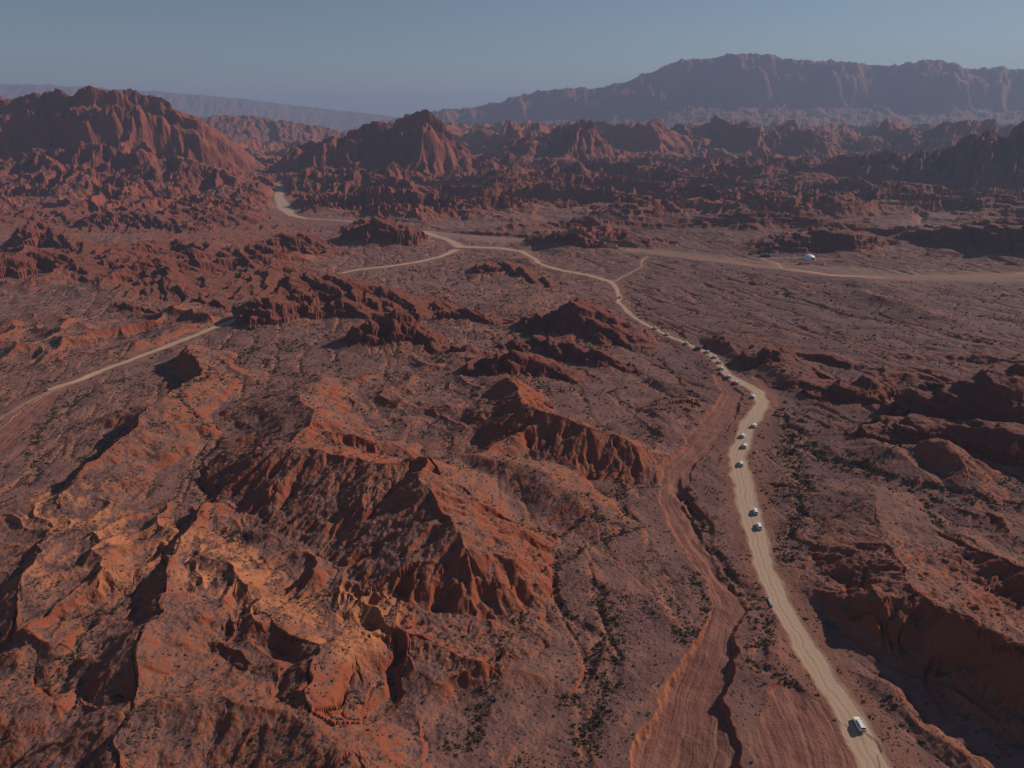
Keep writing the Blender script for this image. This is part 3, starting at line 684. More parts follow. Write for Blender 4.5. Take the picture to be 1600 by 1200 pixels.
# smooth the curvature a little
for _ in range(3):
    lap[1:-1] = (lap[:-2] + lap[1:-1] * 2 + lap[2:]) / 4; lap[:, 1:-1] = (lap[:, :-2] + lap[:, 1:-1] * 2 + lap[:, 2:]) / 4
ATT = dict(road=ROAD, wash=WASH, rock=ROCK, ochre=OCH, steep=SL, braid=BRD, dust=DUST, curve=lap, lateral=LAT, right_tone=(.25 + .75 * sstep(30, 170, GX) * sstep(150, 330, GY)).astype(f32), massif=(np.isin(ID, (m1, m2, m3, m3b, m5, m6, m7, m8)) * .85 + .0).astype(f32))
fid = ID[:-1, :-1]
quad0 = (np.arange(NY - 1)[:, None] * NX + np.arange(NX - 1)[None, :])
allco = np.stack([GX, GY, Z], -1).reshape(-1, 3)
def build_patch(wid):
    name, label, kind, cat = NAMES[wid]
    base = quad0[fid == wid]
    if base.size < 12:
        return None
    fv = np.stack([base, base + 1, base + NX + 1, base + NX], 1)
    used, inv = np.unique(fv.ravel(), return_inverse=True)
    me = bpy.data.meshes.new(name); nv = len(used); nf = len(base)
    me.vertices.add(nv); me.loops.add(nf * 4); me.polygons.add(nf)
    me.vertices.foreach_set('co', allco[used].ravel())
    me.loops.foreach_set('vertex_index', inv.astype(np.int32).ravel())
    me.polygons.foreach_set('loop_start', np.arange(0, nf * 4, 4, dtype=np.int32))
    me.polygons.foreach_set('loop_total', np.full(nf, 4, np.int32))
    me.update(calc_edges=True)
    for k, A in ATT.items():
        at = me.attributes.new(k, 'FLOAT', 'POINT'); at.data.foreach_set('value', A.ravel()[used].astype(f32))
    me.polygons.foreach_set('use_smooth', np.zeros(nf, bool))
    me.materials.append(tm)
    o = bpy.data.objects.new(name, me); COL.objects.link(o)
    tagp(o, label, cat, None, kind)
    return o
for wid in NAMES: build_patch(wid)
print('meshes', time.time() - T0)

# ------------------------------------------------------------------ haze
hz = 30000.0
bm = bmesh.new(); bmesh.ops.create_cube(bm, size=1.0)
hx, hy0, hy1, hz0, hz1 = 34000.0, -400.0, 27500.0, float(Z.min()) - 1.0, float(Z.max()) + 40
for vtx in bm.verts:
    vtx.co = Vector((vtx.co.x * 2 * hx, hy0 if vtx.co.y < 0 else hy1, hz0 if vtx.co.z < 0 else hz1))
me = bpy.data.meshes.new('haze'); bm.to_mesh(me); bm.free()
ho = bpy.data.objects.new('haze', me); COL.objects.link(ho); ho['kind'] = 'stuff'; ho['label'] = 'thin blue violet haze over the whole valley'
hm_ = bpy.data.materials.new('haze'); hm_.use_nodes = True; n = hm_.node_tree; n.nodes.clear()
vo = n.nodes.new('ShaderNodeVolumePrincipled'); oo = n.nodes.new('ShaderNodeOutputMaterial')
vo.inputs['Color'].default_value = (0.37, 0.49, 0.73, 1); vo.inputs['Density'].default_value = 1.05e-4; vo.inputs['Anisotropy'].default_value = 0.1
n.links.new(vo.outputs[0], oo.inputs['Volume']); me.materials.append(hm_)

# ------------------------------------------------------------------ shrubs
def empty(name, loc, rz=0, **k):
    o = bpy.data.objects.new(name, None); COL.objects.link(o); o.location = loc; o.rotation_euler = (0, 0, rz)
    o.empty_display_size = .3
    return tagp(o, **k)
def mesh_obj(name, verts, faces, mat, parent=None, smooth=False, **k):
    me = bpy.data.meshes.new(name); me.from_pydata([tuple(v) for v in verts], [], faces); me.update()
    if mat: me.materials.append(mat)
    if smooth: me.polygons.foreach_set('use_smooth', [True] * len(me.polygons))
    o = bpy.data.objects.new(name, me); COL.objects.link(o)
    if parent: o.parent = parent
    return tagp(o, **k)
rnd = np.random.RandomState(21)
def shrub_template(seed, nleaf=16):
    r = np.random.RandomState(seed); V = []; Fc = []
    for i in range(nleaf):
        a = r.rand() * 6.283; el = .15 + r.rand() * 1.2; rr = .35 + .65 * r.rand()
        c_ = np.array([math.cos(a) * math.cos(el), math.sin(a) * math.cos(el), math.sin(el) * .75]) * rr * .8
        t1 = r.randn(3); t1 /= np.linalg.norm(t1); t2 = np.cross(t1, r.randn(3)); t2 /= np.linalg.norm(t2)
        sz = .22 + .2 * r.rand(); k = len(V)
        V += [c_ - t1 * sz, c_ + t2 * sz * .8, c_ + t1 * sz, c_ - t2 * sz * .7]
        Fc.append((k, k + 1, k + 2, k + 3))
    return np.array(V), np.array(Fc)
TPL = [shrub_template(i) for i in range(5)]
mshr = [simple('shrub_olive', (.082, .064, .036), .9, var=.3, spec=.1), simple('shrub_brown', (.085, .058, .042), .9, var=.3, spec=.1), simple('shrub_yellow', (.17, .135, .045), .9, var=.3, spec=.1)]
NC = 900000
cs = rnd.uniform(-.74, .74, NC); cy = np.exp(rnd.uniform(np.log(118), np.log(1050), NC)); cx = cs * (cy + K0)
f_ch = field(CHAN, cx, cy); f_rd = field(ROAD, cx, cy); f_w = field(WASH, cx, cy); f_rk = field(ROCK, cx, cy); f_sl = field(SL, cx, cy); f_lp = field(lap, cx, cy)
clump = fbm(cx, cy, 22, 3, .6, 71.0); cl2 = fbm(cx, cy, 6, 2, .6, 31.0)
pr = .03 + .45 * f_ch * np.clip(.5 + cl2, 0, 1) + .30 * sstep(.15, .75, clump * .7 + .35 * cl2 - .6 * f_lp + .5 * field(BRD, cx, cy)) + .03 * sstep(0, .6, cl2)
pr = pr * (f_rd < .1) * (f_w < .25 ) * (1 - .8 * np.clip(f_rk, 0, 1)) * (f_sl < .75)
pr *= np.clip(cy / 200, .55, 1.3) * np.where((cy > 430) & (cx > 60), .55, 1.0)
sel = rnd.rand(NC) < pr
cx, cy, chs = cx[sel], cy[sel], f_ch[sel]
cz = sample(cx, cy)
n = len(cx)
size = np.clip(np.exp(rnd.normal(-1.0, .40, n)) * (1 + .9 * chs * rnd.rand(n)), .16, 1.35) * np.clip(cy / 260, .9, 2.0)
app = size / np.hypot(cy, CAMH)
uu = CU + F * cx / (cy * CP + (CAMH - cz) * SP)
vv = CV + F * ((SP * cy) * 1.0 - (CAMH - cz) * CP) * -1 / (cy * CP + (CAMH - cz) * SP)
inview = (uu > 10) & (uu < 1590) & (vv < 1190)
order = np.argsort(-app * inview)
top = order[:300]; rest = order[300:]
print('shrubs', n)
road_x = lambda y_: 0
proto = [mesh_obj('desert_shrub', V, [tuple(f) for f in Fc], mshr[i % 2]) for i, (V, Fc) in enumerate(TPL)]
rd_pts = [P2W(u, v) for u, v in ((1372, 1200), (1238, 975), (1172, 800), (1155, 705), (1192, 635), (1105, 549), (968, 460))]
rdy = np.array([p[1] for p in rd_pts]); rdx = np.array([p[0] for p in rd_pts])
ws_pts = [P2W(u, v) for u, v in ((1070, 1200), (1140, 950), (1048, 780), (1130, 650), (1120, 578))]
wsy = np.array([p[1] for p in ws_pts]); wsx = np.array([p[0] for p in ws_pts])
for k, i in enumerate(top):
    t = int(rnd.randint(5)); first = False
    if k < 5: o = proto[k]
    else:
        o = proto[t].copy(); COL.objects.link(o)
    o.location = (cx[i], cy[i], cz[i] - .04); sc3 = size[i]; o.scale = (sc3, sc3, sc3 * .85); o.rotation_euler = (0, 0, rnd.rand() * 6.28)
    xr = np.interp(cy[i], rdy, rdx); xw = np.interp(cy[i], wsy, wsx)
    if chs[i] > .3 and cx[i] < xw - 75: L, G = 'dark leafy shrub in a narrow gully among the left foreground hills', 'gully shrubs among the left hills'
    elif chs[i] > .3 and cx[i] < xw: L, G = 'dark leafy shrub along the long dry gully through the gravel fan', 'gully shrubs left of the riverbed'
    elif cx[i] < xw - 60: L, G = 'small dark shrub dotted over the red hills in the left foreground', 'shrubs on the left foreground hills'
    elif cx[i] < xw: L, G = 'small dark shrub on the mauve gravel fan just left of the riverbed', 'shrubs on the gravel fan'
    elif cx[i] < xr: L, G = 'dark shrub on the bank between the dry riverbed and the convoy road', 'shrubs between riverbed and road'
    elif chs[i] > .3: L, G = 'dark shrub in the bushy channel bending away right of the convoy road', 'channel shrubs right of the road'
    else: L, G = 'scattered dark shrub on open gravel right of the convoy road', 'open ground shrubs right of the road'
    tagp(o, L, 'shrub', G)
def merge_shrubs(idx, mat_i, name, label):
    Vs, Fs, off = [], [], 0
    tt = rnd.randint(0, 5, len(idx))
    for t in range(5):
        ii = idx[tt == t]
        if not len(ii): continue
        V, Fc = TPL[t]; a = rnd.rand(len(ii)) * 6.283; ca, sa = np.cos(a), np.sin(a); sz = size[ii]
        x = V[None, :, 0] * ca[:, None] - V[None, :, 1] * sa[:, None]; y = V[None, :, 0] * sa[:, None] + V[None, :, 1] * ca[:, None]
        P_ = np.stack([x * sz[:, None] + cx[ii][:, None], y * sz[:, None] + cy[ii][:, None], V[None, :, 2] * sz[:, None] * .85 + cz[ii][:, None] - .04], -1).reshape(-1, 3)
        Fq = (Fc[None] + (np.arange(len(ii)) * len(V))[:, None, None]).reshape(-1, 4) + off
        Vs.append(P_); Fs.append(Fq); off += len(P_)
    Vs = np.concatenate(Vs); Fs = np.concatenate(Fs); nf = len(Fs)
    me = bpy.data.meshes.new(name); me.vertices.add(len(Vs)); me.loops.add(nf * 4); me.polygons.add(nf)
    me.vertices.foreach_set('co', Vs.astype(f32).ravel()); me.loops.foreach_set('vertex_index', Fs.astype(np.int32).ravel())
    me.polygons.foreach_set('loop_start', np.arange(0, nf * 4, 4, dtype=np.int32)); me.polygons.foreach_set('loop_total', np.full(nf, 4, np.int32))
    me.update(calc_edges=True); me.materials.append(mshr[mat_i])
    o = bpy.data.objects.new(name, me); COL.objects.link(o); tagp(o, label, None, None, 'stuff')
rr_ = rnd.rand(len(rest)); yel = (chs[rest] > .5) & (rr_ < .16)
merge_shrubs(rest[(rr_ >= .5) & ~yel], 0, 'scrub', 'countless tiny olive shrubs scattered over the desert')
merge_shrubs(rest[(rr_ < .5) & ~yel], 1, 'scrub', 'countless tiny brown dry tufts scattered over the desert')
if yel.sum(): merge_shrubs(rest[yel], 2, 'scrub', 'yellow green tufts along the dry channels')

# ------------------------------------------------------------------ vehicles
class MBx:
    def __init__(s): s.v = []; s.f = []
    def add(s, V, Fc):
        k = len(s.v); s.v += [tuple(v) for v in V]; s.f += [tuple(i + k for i in f) for f in Fc]; return s
    def box(s, c, d, rot=None):
        V = [Vector((sx * d[0] / 2, sy * d[1] / 2, sz * d[2] / 2)) for sx in (-1, 1) for sy in (-1, 1) for sz in (-1, 1)]
        if rot: V = [rot @ v for v in V]
        V = [v + Vector(c) for v in V]
        return s.add(V, [(0, 1, 3, 2), (4, 6, 7, 5), (0, 4, 5, 1), (2, 3, 7, 6), (0, 2, 6, 4), (1, 5, 7, 3)])
    def cyl(s, p0, p1, r0, r1=None, n=12):
        p0, p1 = Vector(p0), Vector(p1); r1 = r0 if r1 is None else r1
        q_ = (p1 - p0).to_track_quat('Z', 'Y'); V = []
        for p, r_ in ((p0, r0), (p1, r1)):
            V += [p + q_ @ Vector((math.cos(6.28319 * i / n) * r_, math.sin(6.28319 * i / n) * r_, 0)) for i in range(n)]
        return s.add(V, [(i, (i + 1) % n, n + (i + 1) % n, n + i) for i in range(n)] + [tuple(range(n))[::-1], tuple(range(n, 2 * n))])
    def loft(s, secs):
        n = len(secs[0]); V = [p for sec in secs for p in sec]
        Fc = [(a * n + i, a * n + (i + 1) % n, (a + 1) * n + (i + 1) % n, (a + 1) * n + i) for a in range(len(secs) - 1) for i in range(n)]
        Fc += [tuple(range(n))[::-1], tuple((len(secs) - 1) * n + i for i in range(n))]
        return s.add(V, Fc)
    def build(s, name, mat, parent=None, smooth=False, bevel=0, **k):
        o = mesh_obj(name, s.v, s.f, mat, parent, smooth, **k)
        bm = bmesh.new(); bm.from_mesh(o.data); bmesh.ops.recalc_face_normals(bm, faces=bm.faces)
        if bevel: bmesh.ops.bevel(bm, geom=bm.edges[:], offset=bevel, segments=2, affect='EDGES', profile=.5)
        bm.to_mesh(o.data); bm.free()
        return o
mw = simple('white_paint', (.86, .87, .86), .3, var=.04, scale=3); mblk = simple('black_paint', (.02, .021, .023), .25, spec=.6)
mgl = simple('tinted_glass', (.012, .014, .017), .08, spec=.8); mty = simple('tyre_rubber', (.025, .023, .022), .85)
mri = simple('alloy', (.45, .45, .46), .35, metal=.8); mtr = simple('dark_trim', (.03, .03, .03), .6)
mrd = simple('red_lamp', (.35, .02, .015), .25); mcl = simple('clear_lamp', (.75, .76, .78), .15); mpl = simple('plate_blue', (.04, .10, .35), .5)
def make_suv(paint):
    t = empty('car' if paint is mw else 'van', (0, 0, 0))
    secs = []
    for x, w_, zb, zt in ((-2.46, .78, .52, .93), (-2.40, .90, .40, 1.04), (-2.2, .955, .33, 1.10), (-1.2, .975, .28, 1.10), (0, .98, .28, 1.08), (.9, .975, .28, 1.06), (1.35, .965, .30, 1.03), (1.95, .94, .32, .96), (2.28, .88, .38, .88), (2.43, .74, .48, .74)):
        h_ = [(0, zb), (w_ * .85, zb), (w_, zb + .14), (w_ * 1.0, zt - .24), (w_ * .955, zt - .05), (w_ * .84, zt), (0, zt + .035)]
        ring = h_ + [(-y, z) for y, z in h_[-2:0:-1]]
        secs.append([(x, y, z) for y, z in ring])
    MBx().loft(secs).build('body', paint, t, bevel=0)
    # cabin: pillars and roof carry the paint, the windows are their own panes
    b0, b1 = (-2.30, 1.18, .875, 1.06), (-2.02, .38, .70, 1.70)
    cs_ = []
    for f_ in (0, .1, .85, .97, 1.0):
        x0 = b0[0] + (b1[0] - b0[0]) * f_; x1 = b0[1] + (b1[1] - b0[1]) * f_; y = b0[2] + (b1[2] - b0[2]) * f_; z = b0[3] + (b1[3] - b0[3]) * f_
        if f_ > .99: x0 += .10; x1 -= .12; y -= .10; z += .015
        cs_.append([(x0, -y * .94, z), (x0 + .06, -y, z), (x1 - .1, -y, z), (x1, -y * .9, z), (x1, y * .9, z), (x1 - .1, y, z), (x0 + .06, y, z), (x0, y * .94, z)])
    MBx().loft(cs_).build('cabin', paint, t)
    def P(fx, fz, side):   # on the side glass plane
        y = b0[2] + (b1[2] - b0[2]) * fz + .008
        xa = b0[0] + (b1[0] - b0[0]) * fz; xb = b0[1] + (b1[1] - b0[1]) * fz
        return (xa + (xb - xa) * fx, side * y, b0[3] + (b1[3] - b0[3]) * fz)
    for side in (-1, 1):
        for fa, fb in ((.07, .27), (.295, .575), (.60, .90)):
            V = [P(fa, .10, side), P(fb, .10, side), P(min(fb, .9), .86, side), P(fa + .01, .86, side)]
            V2 = [(x, y - side * .03, z) for x, y, z in V]
            MBx().add(V + V2, [(0, 1, 2, 3), (4, 7, 6, 5), (0, 4, 5, 1), (1, 5, 6, 2), (2, 6, 7, 3), (3, 7, 4, 0)]).build('side_window', mgl, t)
    def endpane(xa, xb, wy0, wy1, z0, z1, name):
        V = [(xa, -wy0, z0), (xa, wy0, z0), (xb, wy1, z1), (xb, -wy1, z1)]; sg = -.02 if xa > 0 else .02
        V2 = [(x + sg, y, z) for x, y, z in V]
        MBx().add(V + V2, [(0, 1, 2, 3), (4, 7, 6, 5), (0, 4, 5, 1), (1, 5, 6, 2), (2, 6, 7, 3), (3, 7, 4, 0)]).build(name, mgl, t)
    endpane(1.18 - .8 * .08 + .012, 1.18 - .8 * .88 + .012, .76, .62, 1.06 + .64 * .08, 1.06 + .64 * .88, 'windscreen')
    endpane(-2.30 + .28 * .14 - .012, -2.30 + .28 * .82 - .012, .72, .60, 1.06 + .64 * .14, 1.06 + .64 * .82, 'rear_window')
    MBx().box((-2.12, 0, 1.70), (.22, 1.25, .045)).build('spoiler', paint, t)
    for side in (-1, 1):
        MBx().box((-.75, side * .60, 1.745), (2.0, .045, .04)).build('roof_rail', mri, t)
        MBx().box((.72, side * 1.03, 1.12), (.14, .20, .13)).build('mirror', paint, t, bevel=.02)
        MBx().box((-2.405, side * .78, .93), (.10, .26, .16)).build('tail_light', mrd, t)
        MBx().box((2.26, side * .66, .78), (.16, .34, .12)).build('headlight', mcl, t)
        for x in (-1.42, 1.46):
            wt_ = MBx().cyl((x, side * .74, .37), (x, side * .965, .37), .37, n=20).build('wheel', mty, t)
            MBx().cyl((x, side * .95, .37), (x, side * .985, .37), .23, .20, n=14).build('rim', mri, wt_)
    MBx().box((-2.455, 0, .56), (.08, 1.55, .18)).build('rear_bumper', mtr, t)
    MBx().box((2.40, 0, .48), (.08, 1.4, .20)).build('front_bumper', mtr, t)
    MBx().box((2.40, 0, .72), (.05, .85, .13)).build('grille', mtr, t)
    MBx().box((-2.475, 0, .80), (.03, .46, .14)).build('number_plate', mpl, t)
    return t
def copy_tree(o, parent=None):
    c_ = o.copy(); COL.objects.link(c_); c_.parent = parent
    for ch in o.children: copy_tree(ch, c_)
    return c_
def ground_pt(u, v):
    """walk the view ray of the pixel to the ground"""
    z = 0.0
    for _ in range(30):
        x, y = P2W(u, v, z); z = .5 * z + .5 * float(sample(np.array([x]), np.array([y]))[0])
    x, y = P2W(u, v, z); return x, y, float(sample(np.array([x]), np.array([y]))[0])
def place(o, u, v, rz, scale=1.0, dz=0.0):
    x, y, z = ground_pt(u, v); e = 1.4
    zz = sample(np.array([x + e, x - e, x, x]), np.array([y, y, y + e, y - e]))
    nrm = Vector((-(zz[0] - zz[1]) / (2 * e), -(zz[2] - zz[3]) / (2 * e), 1)).normalized()
    fwd = Vector((math.cos(rz), math.sin(rz), 0)); fwd = (fwd - nrm * fwd.dot(nrm)).normalized(); lft = nrm.cross(fwd)
    m = Matrix((fwd, lft, nrm)).transposed().to_4x4(); m.translation = Vector((x, y, z + dz))
    o.matrix_world = m @ Matrix.Diagonal((scale, scale, scale, 1))
suv = make_suv(mw); van = make_suv(mblk)
RP = [(1372, 1200), (1335, 1125), (1285, 1050), (1238, 975), (1214, 930), (1190, 860), (1172, 800), (1157, 745), (1155, 705), (1172, 660), (1192, 635), (1185, 612), (1150, 590), (1128, 565), (1105, 549), (1075, 536), (1040, 519), (1008, 503), (985, 488), (968, 470), (966, 452)]
RWp = np.array([P2W(*p) for p in RP])
def heading(x, y):
    d = np.hypot(RWp[:, 0] - x, RWp[:, 1] - y); i = int(np.argmin(d)); a = RWp[max(0, i - 1)]; b_ = RWp[min(len(RWp) - 1, i + 1)]
    return math.atan2(b_[1] - a[1], b_[0] - a[0])
cars = [(1342, 1134, 'nearest white car, alone on the road in the lower right'),
        (1186, 824, 'white car behind another at the long straight, second nearest to the viewer'),
        (1180.5, 801, 'white car just ahead of the one at the start of the long straight'),
        (1158, 726, 'lone white car below the close pair on the bend'),
        (1164, 698, 'lower white car of the close pair on the left side of the bend'),
        (1161, 682, 'upper white car of the close pair on the left side of the bend'),
        (1178.5, 666, 'white car on the right side of the bend just above the close pair'),
        (1177.5, 621, 'white car alone at the top of the wide bend'),
        (1150, 599, 'white car following one length behind another above the wide bend'),
        (1138.5, 590, 'white car leading the two just above the wide bend'),
        (1127, 577, 'lower of the two small white cars on the short steep piece of road'),
        (1123.5, 567, 'upper of the two small white cars on the short steep piece of road'),
        (1116.5, 559, 'white car second behind the black van'),
        (1105, 551, 'white car directly behind the black van'),
        (1072, 537.5, 'white car directly ahead of the black van'),
        (1042, 523.5, 'white car passing the dark gully bank, second from the head of the convoy'),
        (1023.5, 514, 'white car at the head of the convoy, farthest of the white cars on the road')]
for i, (u, v, L) in enumerate(cars):
    o = suv if i == 0 else copy_tree(suv)
    x, y, z = ground_pt(u, v); rz = heading(x, y) + (0.04 * math.sin(i * 2.3))
    place(o, u, v, rz, 1.0, .01)
    tagp(o, L, 'car', 'white cars of the convoy')
x, y, z = ground_pt(1090, 546); place(van, 1090, 546, heading(x, y), 1.28, .01); tagp(van, 'black van, the only dark vehicle in the row of white cars', 'van')
v2 = copy_tree(van); v2.name = 'car.040'; x, y, z = ground_pt(968, 465.5); place(v2, 968, 465.5, heading(x, y), .95, .01)
tagp(v2, 'small dark car alone far ahead of the convoy below the footpath fork', 'car')

# ------------------------------------------------------------------ people
def person(u, v, label, shirt, arms=.25):
    x, y, z = ground_pt(u, v)
    t = empty('person', (x, y, z), rnd.rand() * 6, label=label, cat='person')
    ms = simple('skin', (.30, .17, .11), .6); mc = simple('clothes', shirt, .9)
    J = [((0, 0, .95), .15), ((0, 0, 1.2), .15), ((0, 0, 1.42), .14), ((0, 0, 1.52), .06), ((0, 0, 1.66), .10), ((0, 0, 1.76), .07),
         ((0, .10, .88), .10), ((.03, .11, .48), .065), ((0, .12, .06), .045), ((.12, .12, .03), .035),
         ((0, -.10, .88), .10), ((.05, -.11, .48), .065), ((-.03, -.12, .06), .045), ((.09, -.12, .03), .035),
         ((0, .20, 1.40), .065), ((.02, .26, 1.12), .045), ((.10, .27, .88), .035), ((0, -.20, 1.40), .065), ((.02, -.26, 1.12), .045), ((.10, -.27, .88), .035)]
    E = [(0, 1), (1, 2), (2, 3), (3, 4), (4, 5), (0, 6), (6, 7), (7, 8), (8, 9), (0, 10), (10, 11), (11, 12), (12, 13), (2, 14), (14, 15), (15, 16), (2, 17), (17, 18), (18, 19)]
    me = bpy.data.meshes.new('body'); me.from_pydata([j[0] for j in J], E, []); o = bpy.data.objects.new('body', me); COL.objects.link(o); o.parent = t
    sk = o.modifiers.new('skin', 'SKIN')
    for i, j in enumerate(J): me.skin_vertices[0].data[i].radius = (j[1], j[1])
    me.skin_vertices[0].data[0].use_root = True
    o.modifiers.new('sub', 'SUBSURF').levels = 1; me.materials.append(mc)
    MBx().cyl((0, 0, 1.70), (0, 0, 1.80), .115, .07, 10).build('hair', mtr, t)
person(1059.5, 534.5, 'tiny dark clothed person standing on the road edge between two white cars', (.03, .03, .035))

# ------------------------------------------------------------------ boulders
def boulder(u, v, size3, label, col, seed, name='boulder'):
    x, y, z = ground_pt(u, v)
    bm = bmesh.new(); bmesh.ops.create_icosphere(bm, subdivisions=3, radius=1); r = random.Random(seed)
    from mathutils import noise as mn
    off = Vector((r.random() * 50, r.random() * 50, r.random() * 50))
    for vt in bm.verts:
        d = mn.noise(vt.co * 1.1 + off) * .45 + mn.noise(vt.co * 3 + off) * .15
        vt.co = vt.co * (1 + d); vt.co.x *= size3[0]; vt.co.y *= size3[1]; vt.co.z = vt.co.z * size3[2]
    me = bpy.data.meshes.new(name); bm.to_mesh(me); bm.free(); me.materials.append(simple('stone', col, .95, var=.25, scale=1.2, spec=.1))
    o = bpy.data.objects.new(name, me); COL.objects.link(o); o.location = (x, y, z + size3[2] * .45); tagp(o, label, 'boulder')
boulder(1014.5, 594, (1.5, 1.2, 1.9), 'upright pale pink boulder alone on the flat left of the convoy road', (.42, .20, .14), 3)
boulder(1470.5, 449.5, (1.1, 1.0, .8), 'single pale boulder on the plain below the valley road at the right', (.6, .5, .45), 4)
boulder(1031, 531, (1.3, .8, .7), 'larger of two pale stones beside the road below the leading cars', (.42, .34, .33), 5)
boulder(1036, 530.5, (.8, .7, .6), 'smaller of two pale stones beside the road below the leading cars', (.42, .34, .33), 6)
boulder(1583, 706, (1.6, 1.4, 3.4), 'narrow reddish rock spire in the shade below the great dark bluff', (.27, .085, .05), 7)
boulder(1173, 397.5, (3.0, 1.6, 1.3), 'dark low rock left of the hut across the valley road', (.07, .045, .045), 8)

# ------------------------------------------------------------------ culvert, masts, camp
mcon = simple('concrete', (.32, .27, .26), .9, var=.15, scale=2)
a1 = ground_pt(1199.5, 936); a2 = ground_pt(1205.5, 948)
t = empty('culvert', ((a1[0] + a2[0]) / 2, (a1[1] + a2[1]) / 2, (a1[2] + a2[2]) / 2 - .2), math.atan2(a2[1] - a1[1], a2[0] - a1[0]), label='weathered concrete culvert head set in the dark bank under the convoy road', cat='culvert')
LL = math.hypot(a2[0] - a1[0], a2[1] - a1[1])
MBx().box((0, 0, .35), (LL, .35, .7)).build('head_wall', mcon, t, bevel=.03)
for e_ in (-1, 1): MBx().box((e_ * (LL / 2 + .2), 0, .5), (.38, .7, 1.2)).build('end_block', mcon, t, bevel=.03)
MBx().cyl((0, -.5, .0), (0, .9, .0), .38, n=16).build('pipe', mcon, t)

mst = simple('galvanised_steel', (.5, .42, .40), .5, metal=.3); mwh = simple('white_enamel', (.8, .79, .77), .4)
def mast(u, v, hgt, wb, label):
    x, y, z = ground_pt(u, v); t = empty('radio_mast', (x, y, z), .3, label=label, cat='mast')
    P3 = lambda i, zz: (wb * math.cos(i * 2.094) , wb * math.sin(i * 2.094), zz)
    for i in range(3): MBx().cyl(P3(i, 0), P3(i, hgt), .07, n=6).build('leg', mst, t)
    br_ = MBx(); nseg = int(hgt / 1.3)
    for k in range(nseg):
        for i in range(3): br_.cyl(P3(i, k * hgt / nseg), P3((i + 1) % 3, (k + 1) * hgt / nseg), .035, n=4)
    br_.build('lattice', mst, t)
    MBx().cyl((0, 0, hgt - .9), (0, 0, hgt + .9), .42, .30, 12).build('antenna', mwh, t)
    g = [(9, 0), (-4.5, 7.8), (-4.5, -7.8)]
    for gx, gy in g:
        zz = float(sample(np.array([x + gx]), np.array([y + gy]))[0]) - z
        MBx().cyl((gx, gy, zz), (0, 0, hgt * .7), .02, n=4).build('guy_wire', mst, t)
mast(719.5, 371.5, 26, .35, 'tall thin guyed mast with white top at the road junction')
x, y, z = ground_pt(721.8, 373)
t = empty('equipment_cabinet', (x, y, z), .2, label='small white equipment cabinet at the foot of the tall mast', cat='cabinet')
MBx().box((0, 0, .9), (2.2, 1.5, 1.8)).build('case', mwh, t, bevel=.05); MBx().box((0, 0, 1.86), (2.5, 1.8, .12)).build('roof', mst, t); MBx().box((.3, -.765, .9), (.8, .03, 1.4)).build('door', mst, t)
x, y, z = ground_pt(705, 369)
t = empty('utility_pole', (x, y, z), .1, label='short pole with a crossarm just left of the tall mast', cat='pole')
MBx().cyl((0, 0, 0), (0, 0, 11), .16, .10).build('pole', mst, t); MBx().box((0, 0, 10.4), (3.4, .16, .16)).build('crossarm', mst, t)
for dx in (-1.5, 0, 1.5): MBx().cyl((dx, 0, 10.5), (dx, 0, 11.1), .13, .08).build('insulator', mwh, t)
MBx().box((0, -.3, 7.2), (.9, .5, 1.0)).build('transformer', mwh, t)
# dome tent
x, y, z = ground_pt(1264, 405)
t = empty('dome_tent', (x, y, z), R(205), label='white faceted dome tent with an arched doorway beside the valley road', cat='tent')
bm = bmesh.new(); bmesh.ops.create_icosphere(bm, subdivisions=3, radius=1)
bmesh.ops.delete(bm, geom=[v_ for v_ in bm.verts if v_.co.z < -.12], context='VERTS')
for v_ in bm.verts: v_.co = Vector((v_.co.x * 7.4, v_.co.y * 7.4, max(0, v_.co.z) * 6.0))
bmesh.ops.delete(bm, geom=[f_ for f_ in bm.faces if f_.calc_center_median().y > 5.2 and abs(f_.calc_center_median().x) < 3.2 and f_.calc_center_median().z < 3.0], context='FACES')
me = bpy.data.meshes.new('canopy'); bm.to_mesh(me); bm.free(); me.materials.append(simple('tent_fabric', (.80, .80, .78), .6, var=.03)); o = bpy.data.objects.new('canopy', me); COL.objects.link(o); o.parent = t
so_ = o.modifiers.new('solid', 'SOLIDIFY'); so_.thickness = .08
ar = MBx()
for i in range(12):
    a0, a1_ = math.pi * i / 12, math.pi * (i + 1) / 12
    ar.cyl((3.1 * math.cos(a0), 7.3, 3.3 * math.sin(a0)), (3.1 * math.cos(a1_), 7.3, 3.3 * math.sin(a1_)), .12, n=6)
ar.build('door_frame', mst, t)
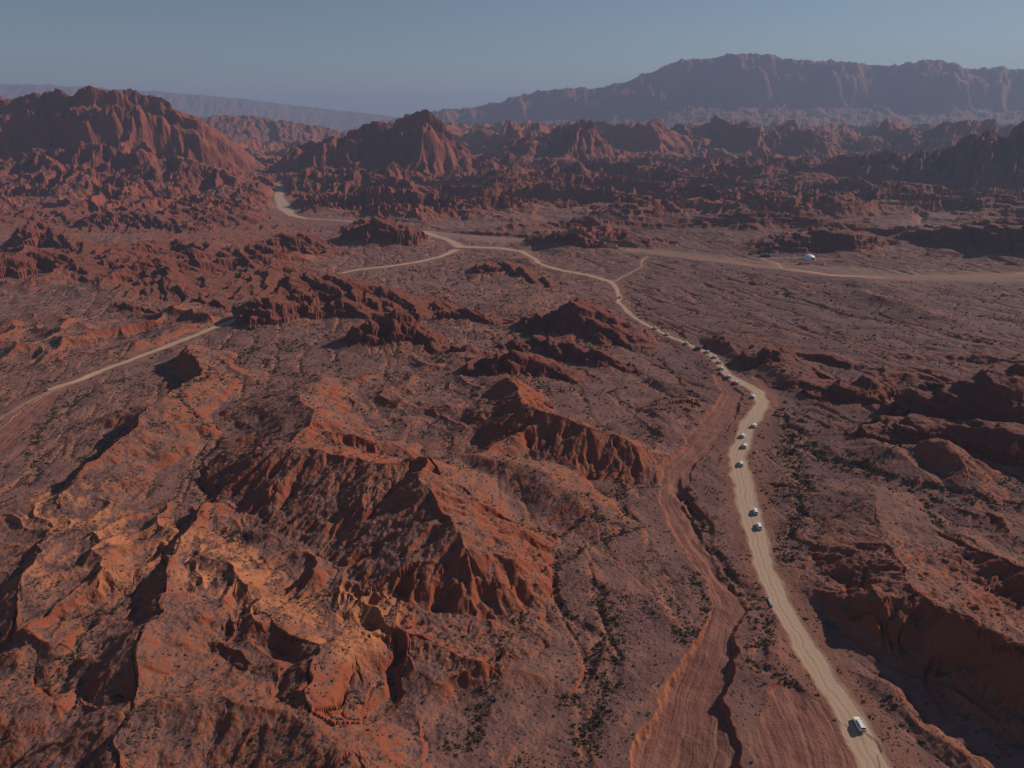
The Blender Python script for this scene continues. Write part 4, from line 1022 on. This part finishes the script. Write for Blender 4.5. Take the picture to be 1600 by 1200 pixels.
MBx().box((0, 6.2, 1.4), (4.2, .12, 2.8)).build('door', simple('dark_canvas', (.04, .035, .04), .8), t)
MBx().cyl((0, 0, -.4), (0, 0, .12), 7.9, n=32).build('platform', mcon, t)
# white sail sign
x, y, z = ground_pt(1240.5, 404)
t = empty('sail_sign', (x, y, z), R(10), label='tall white sail shaped sign on a low plinth left of the dome tent', cat='sign')
V = []; 
pf = [(-1.1, .3), (1.2, .3), (1.35, 2.5), (1.1, 4.8), (.3, 7.2), (-.1, 7.6), (-.5, 5.0), (-.95, 2.4)]
MBx().add([(a, -.12, b_ + .5) for a, b_ in pf] + [(a, .12, b_ + .5) for a, b_ in pf], [tuple(range(8)), tuple(range(15, 7, -1))] + [(i, (i + 1) % 8, 8 + (i + 1) % 8, 8 + i) for i in range(8)]).build('panel', mwh, t)
MBx().box((.6, 0, .35), (4.6, 1.8, .9)).build('plinth', mwh, t, bevel=.08)
MBx().cyl((-.2, .25, 0), (-.2, .25, 7.4), .09, n=8).build('pole', mst, t)
# dark hut
x, y, z = ground_pt(1197, 401)
t = empty('hut', (x, y, z), R(-4), label='long low dark hut across the valley road left of the white tent', cat='hut')
mdk = simple('dark_boards', (.035, .035, .042), .8, var=.3, scale=1)
MBx().box((0, 0, 1.5), (12.5, 5, 3.3)).build('wall', mdk, t); MBx().box((0, 0, 3.28), (13.4, 5.8, .26)).build('roof', simple('roof_sheet', (.06, .055, .06), .6), t)
for dx in (-4, -1.2, 1.6): MBx().box((dx, -2.52, 1.9), (1.3, .08, 1.0)).build('window', mgl, t)
MBx().box((4.4, -2.52, 1.2), (1.1, .08, 2.2)).build('door', simple('grey_door', (.2, .18, .18), .7), t)
x, y, z = ground_pt(1204.5, 403)
t = empty('signboard', (x, y, z), 0, label='narrow upright white signboard at the right end of the dark hut', cat='sign')
MBx().box((0, 0, 2.5), (1.3, .16, 3.8)).build('board', mwh, t, bevel=.03)
for dx in (-.5, .5): MBx().cyl((dx, .1, 0), (dx, .1, 3.5), .06, n=8).build('post', mst, t)
print('done', time.time() - T0)
